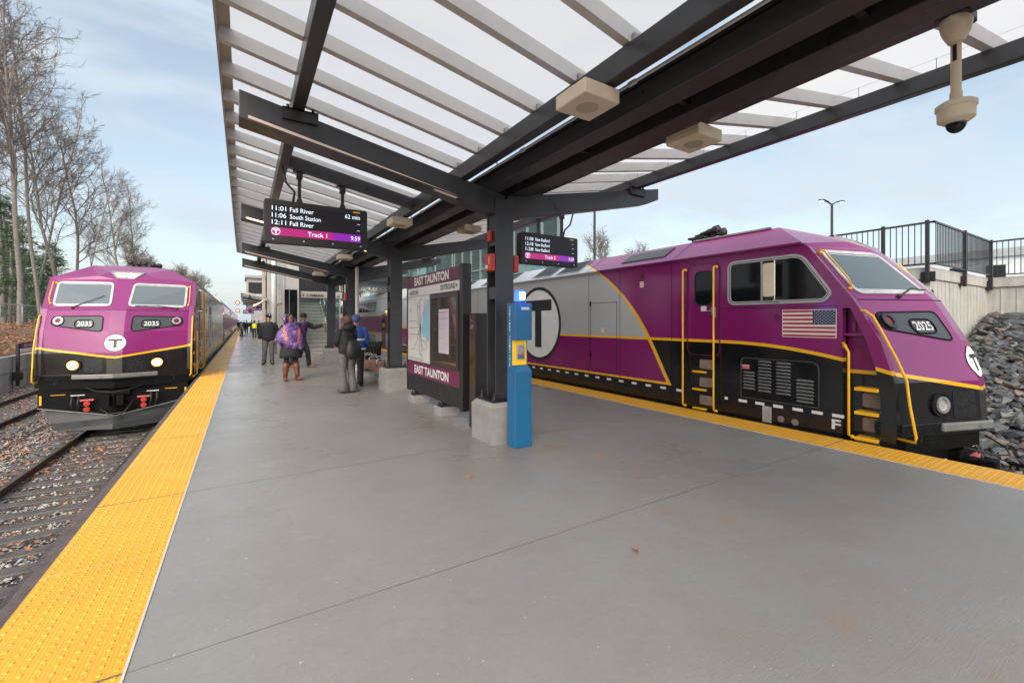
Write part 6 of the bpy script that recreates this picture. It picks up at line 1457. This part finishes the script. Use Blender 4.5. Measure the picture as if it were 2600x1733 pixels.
# far station building and lower overpass
fb = thing('station_house', 'small grey flat roofed upper building far down the platform above the second canopy', 'building', (2.5, 84, 0))
m_ = MB(); m_.box(.45, 6, 82, 90, 5.6, 8.6); W2(m_, 'wall', CP, fb); m_ = MB(); m_.box(.2, 6.2, 81.5, 90.5, 8.6, 9.0); W2(m_, 'roof', GREYM, fb)
for i in range(2): m_ = MB(); m_.box(.7+i*2.6, 3.0+i*2.6, 81.93, 81.999, 6.1, 7.9); W2(m_, 'window', GLASSD, fb)
m_ = MB(); m_.box(1.2, 5.2, 83, 89, 0, 5.6); W2(m_, 'base_wall', CP, fb)
# signal
SIG = M('signal_red', (1, .1, .05), .3, emit=9, ecol=(1, .10, .05, 1), var=0, rv=0)
sg_ = thing('railway_signal', 'railway signal with two glowing red lamps above the far end of the left train', 'signal', (3.2, 105, 0))
m_ = MB(); m_.tube([(3.2, 105, GZ), (3.2, 105, 5.9)], .12, 8); m_.tube([(3.2, 105, 5.4), (-1.2, 105, 5.4)], .06, 6); m_.tube([(3.2, 105, 3.4), (-1.2, 105, 3.4)], .06, 6); W2(m_, 'mast', WIRE, sg_)
for z in (5.35, 3.75):
    m_ = MB(); m_.disc((-1.0, 104.9, z), (0, 1, 0), .42, 16, .1); h_ = W2(m_, 'signal_head', DARK2, sg_)
    m_ = MB(); m_.disc((-1.0, 104.85, z), (0, -1, 0), .24, 16, .05); W2(m_, 'red_lamp', SIG, sg_)
# ================================================================== LAMPS, FAR BUILDINGS
LAMPW = M('lamp_lit', (1, 1, 1), .4, emit=2.0, ecol=(.95, 1, 1, 1), var=0, rv=0)
def lamp(x, y, z0, hh, label):
    r = thing('car_park_lamp', label, 'lamp post', (x, y, z0), 0, 'lamp posts on the upper level')
    m_ = MB(); m_.tube([(0, 0, 0), (0, 0, hh)], [.11, .08], 8); m_.tube([(0, 0, 0), (0, 0, .5)], .2, 8); m_.build('pole', DARK2, r, smooth=True, ang=40)
    for s in (-1, 1):
        u = Vector((cos(.35), -sin(.35), 0))*s
        m_ = MB(); m_.tube([u*.08+Vector((0, 0, hh-.05)), u*.35+Vector((0, 0, hh+.12)), u*.75+Vector((0, 0, hh+.22)), u*1.05+Vector((0, 0, hh+.20))], [.06, .09, .13, .10], 8, flat=.45); hd = m_.build('lamp_head', DARK2, r, smooth=True)
        m_ = MB(); m_.box(-.14, .14, -.10, .10, -.012, 0); q = m_.build('lens', LAMPW, hd); q.location = u*.85+Vector((0, 0, hh+.14))
    return r
lamp(35.2, 14.05, 2.86, 7.0, 'double headed lamp post rising behind the locomotive 2025 roof at right')
lamp(22.2, 24.15, 2.86, 9.4, 'thin dark lamp pole just right of the Track 2 screen, head hidden by the canopy')
wb_ = thing('trailer_building', 'long low white building with dark windows behind the railing at far right', 'building', (60, 8, 2.86))
m_ = MB(); m_.box(48, 90, 5.5, 16, 2.86, 6.4); W2(m_, 'wall', M('pale_siding', (.62, .64, .66), .6), wb_)
m_ = MB(); m_.box(47.8, 91, 5.2, 16.3, 6.4, 7.0); W2(m_, 'roof', M('grey_roof', (.35, .37, .38), .6), wb_)
for i in range(5): m_ = MB(); m_.box(47.97, 47.99, 6.0+i*2.0, 7.0+i*2.0, 4.3, 5.8); W2(m_, 'window', GLASSD, wb_)
for i in range(8): m_ = MB(); m_.box(50+i*5, 52.2+i*5, 5.47, 5.49, 4.0, 5.6); W2(m_, 'window', GLASSD, wb_)
# ================================================================== TREES
def branchy(seed, H, spread, lvl_n, leans=.06, first=.35, r0=.17, twr=.006):
    R = random.Random(seed); tr, cw = MB(), MB()
    def grow(p, d, ln, r, lv):
        seg = 6 if lv == 0 else (4 if lv < 3 else 3); pts = [p]; dirs = [d]; dd = d.copy()
        wob = (.05, .16, .22, .28, .3, .3)[lv]
        for i in range(seg):
            dd = (dd+Vector((R.gauss(0, wob), R.gauss(0, wob), R.gauss(0, wob*.6)+(.02 if lv == 0 else .06)))).normalized(); pts.append(pts[-1]+dd*(ln/seg)); dirs.append(dd)
        re = r*(.35 if lv == 0 else .45); rs = [r+(re-r)*i/seg for i in range(seg+1)]
        (tr if lv < 2 else cw).tube(pts, rs, 8 if lv == 0 else (5 if lv < 3 else 3), cap=False)
        if lv >= len(lvl_n): return
        n = lvl_n[lv]
        for c in range(n):
            t = first+(1-first)*((c+R.random())/n) if lv == 0 else .15+.85*((c+R.random())/n)
            f = t*seg; i = min(int(f), seg-1); q = pts[i].lerp(pts[i+1], f-i); bd = dirs[i+1]
            perp = Vector((R.gauss(0, 1), R.gauss(0, 1), R.gauss(0, .5))); perp -= bd*perp.dot(bd); perp.normalize()
            ang = R.uniform(.40, .85) if lv else R.uniform(.40, .85)*(1.15-t*.4)
            nd_ = (bd*cos(ang)+perp*sin(ang)).normalized(); nl = ln*(R.uniform(.26, .38)*(1.2-.45*t) if lv == 0 else (R.uniform(.42, .62)*spread if lv == 1 else R.uniform(.44, .64)*(.4+.6*spread))/spread)*spread
            grow(q, nd_, nl, max(twr, (rs[i]*R.uniform(.38, .58) if lv == 0 else rs[i]*R.uniform(.45, .7))), lv+1)
    grow(Vector((0, 0, -.3)), Vector((R.gauss(0, leans), R.gauss(0, leans), 1)).normalized(), H, r0, 0)
    return tr, cw
protos = {}
def tree(kind, x, y, z, s, rz, label, grp):
    if kind not in protos:
        sd, H, sp, ln, r0, fi, tw_ = TK[kind]; a, b = branchy(sd, H, sp, ln, r0=r0, first=fi, twr=tw_)
        r = thing('bare_tree', label, 'tree', (x, y, z), rz, grp)
        a.build('trunk', BARK, r, smooth=True, fixn=False); b.build('crown', TWIG, r, fixn=False); protos[kind] = r
    else:
        r = protos[kind].copy(); COL.objects.link(r)
        for c in protos[kind].children: q = c.copy(); COL.objects.link(q); q.parent = r
        r.location = (x, y, z); r.rotation_euler = (0, 0, rz); r['label'] = label; r['group'] = grp
    r.scale = (s, s, s); return r
TK = {'a': (21, 20.5, .72, (15, 8, 6, 6), .165, .38, .0085), 'b': (22, 20, .74, (14, 8, 6, 6), .175, .36, .0085), 'c': (23, 20.5, .64, (15, 8, 6, 6), .135, .42, .0085), 'd': (24, 19, .84, (14, 8, 6, 6), .16, .32, .0085), 'far': (25, 14, 1.0, (13, 8, 6, 5), .18, .15, .026)}
RT = random.Random(77); G1 = 'bare trees on the bank left of the tracks'
near = [('b', -12.6, 38.6, 1.06, 'tall bare tree cut by the left edge of the photo'), ('a', -12.6, 41.6, 1.0, 'pale straight trunk in front of the pines at far left'), ('c', -12.9, 46.4, .98, 'slender bare tree second from the left edge with a pale trunk'), ('d', -13.4, 52.5, .94, 'leaning bare tree just left of the locomotive roof'),
        ('a', -16, 50, 1.08, 'tall bare tree standing behind the pale trunk at far left'), ('b', -14.5, 60, .88, 'wide bare tree above the left corner of locomotive 2035'), ('c', -17, 58, 1.0, 'bare tree in the second row above the left windshield'), ('d', -13.4, 78, .98, 'bare round crown above the middle of locomotive 2035'),
        ('b', -19, 60, 1.05, 'rearmost tall bare tree at the left'), ('a', -14.0, 86, .92, 'bare tree with the rightmost tall crown above locomotive 2035'), ('c', -16.5, 70, .80, 'bare tree half hidden behind the rounder crowns'), ('d', -16, 45.5, 1.05, 'bare tree far back between the tall crowns')]
RZ = [2.6, 3.9]+[RT.uniform(0, 6.28) for i in range(12)]
for i, (kd, x, y, s, lb) in enumerate(near): tree(kd, x, y, 1.1, s, RZ[i], lb, G1)
ord_ = ['first', 'second', 'third', 'fourth', 'fifth', 'sixth', 'seventh', 'eighth', 'ninth', 'tenth', 'eleventh', 'twelfth', 'thirteenth', 'fourteenth', 'fifteenth', 'sixteenth', 'seventeenth', 'eighteenth']
for i in range(18):
    y = 104+i*8.5; tree('far', -14.5-RT.uniform(0, 5), y, 1, .80+.018*i+RT.uniform(-.06, .08), RT.uniform(0, 6.28), '%s bare tree, from the near end, of the tree line along the left train' % ord_[i], 'far bare trees along the left track')
for i, (x, y, s) in enumerate(((56, 58, .92), (66, 62, .84), (52, 66, .62))):
    tree('far', x, y, 2.8, s, RT.uniform(0, 6), ['rounded bare tree right of the thin pole above the right train', 'bare tree with a pointed crown beside it above the right train', 'smaller bare tree left of the thin pole behind the Track 2 screen'][i], 'bare trees beyond the right train')
for i in range(12):
    tree('far', 17+i*3.1+RT.uniform(-1, 1), 88+RT.uniform(-6, 6), 1, .95+RT.uniform(-.1, .1), RT.uniform(0, 6), '%s tree from the left of the brown woods seen between the canopy columns' % ord_[i], 'woods behind the station')
# pines
def pine(x, y, z, H, label, seed):
    R = random.Random(seed); r = thing('pine_tree', label, 'tree', (x, y, z), 0, 'dark green pines on the left bank')
    t_ = MB(); t_.tube([(0, 0, -.3), (0.1, 0, H*.5), (0, 0, H)], [.14, .1, .02], 8)
    cr_ = MB()
    for i in range(int(H*9)):
        zz = H*(.10+.88*R.random()); L_ = (1-zz/H)*H*.30+.35; a = R.uniform(0, 6.28); L_ *= R.uniform(.6, 1.15); d = Vector((cos(a), sin(a), R.uniform(-.05, .3)))
        t_.tube([(0, 0, zz), Vector((0, 0, zz))+d*L_], [.025, .008], 3, cap=False)
        for q in range(int(15+L_*26)):
            f = R.uniform(.25, 1.05); c = Vector((0, 0, zz))+d*L_*f+Vector((R.gauss(0, .17), R.gauss(0, .17), R.gauss(0, .09))); u = Vector((R.gauss(0, 1), R.gauss(0, 1), R.gauss(0, .5))).normalized(); w = u.cross(Vector((R.gauss(0, 1), R.gauss(0, 1), R.gauss(0, 1)))).normalized()
            s = R.uniform(.07, .15); cr_.face([c-u*s, c+w*s*.28, c+u*s, c-w*s*.28])
    t_.build('trunk', BARK, r, smooth=True, fixn=False); cr_.build('crown', PINE, r, fixn=False); return r
for i, (x, y, H, lb) in enumerate(((-16.8, 63, 8.8, 'dark pine just left of the top corner of locomotive 2035'), (-18.4, 70, 9.5, 'pine between the two leaning bare trunks'), (-15.9, 58.5, 6.0, 'low evergreen bush beside the locomotive windshield'), (-17.3, 56, 9.0, 'bushy pine filling the gap left of the leaning trunk'), (-15.6, 52.5, 6.5, 'short full pine directly behind the fence beside the pale trunk'), (-16.2, 50.5, 10.5, 'dense dark green pine at the left edge behind the chain link fence'), (-18, 60, 10.5, 'dark green pine between the pale trunks left of the locomotive'), (-20.5, 74, 10, 'green pine half hidden behind locomotive 2035 roof'), (-14.6, 46.5, 7.5, 'broad low pine nearest the left edge'), (-21, 66, 13, 'taller pine rising behind the other pines at far left'), (-17.5, 92, 9, 'small dark evergreen above the locomotive roof centre'))):
    pine(x, y, 1.1, H, lb, 50+i)
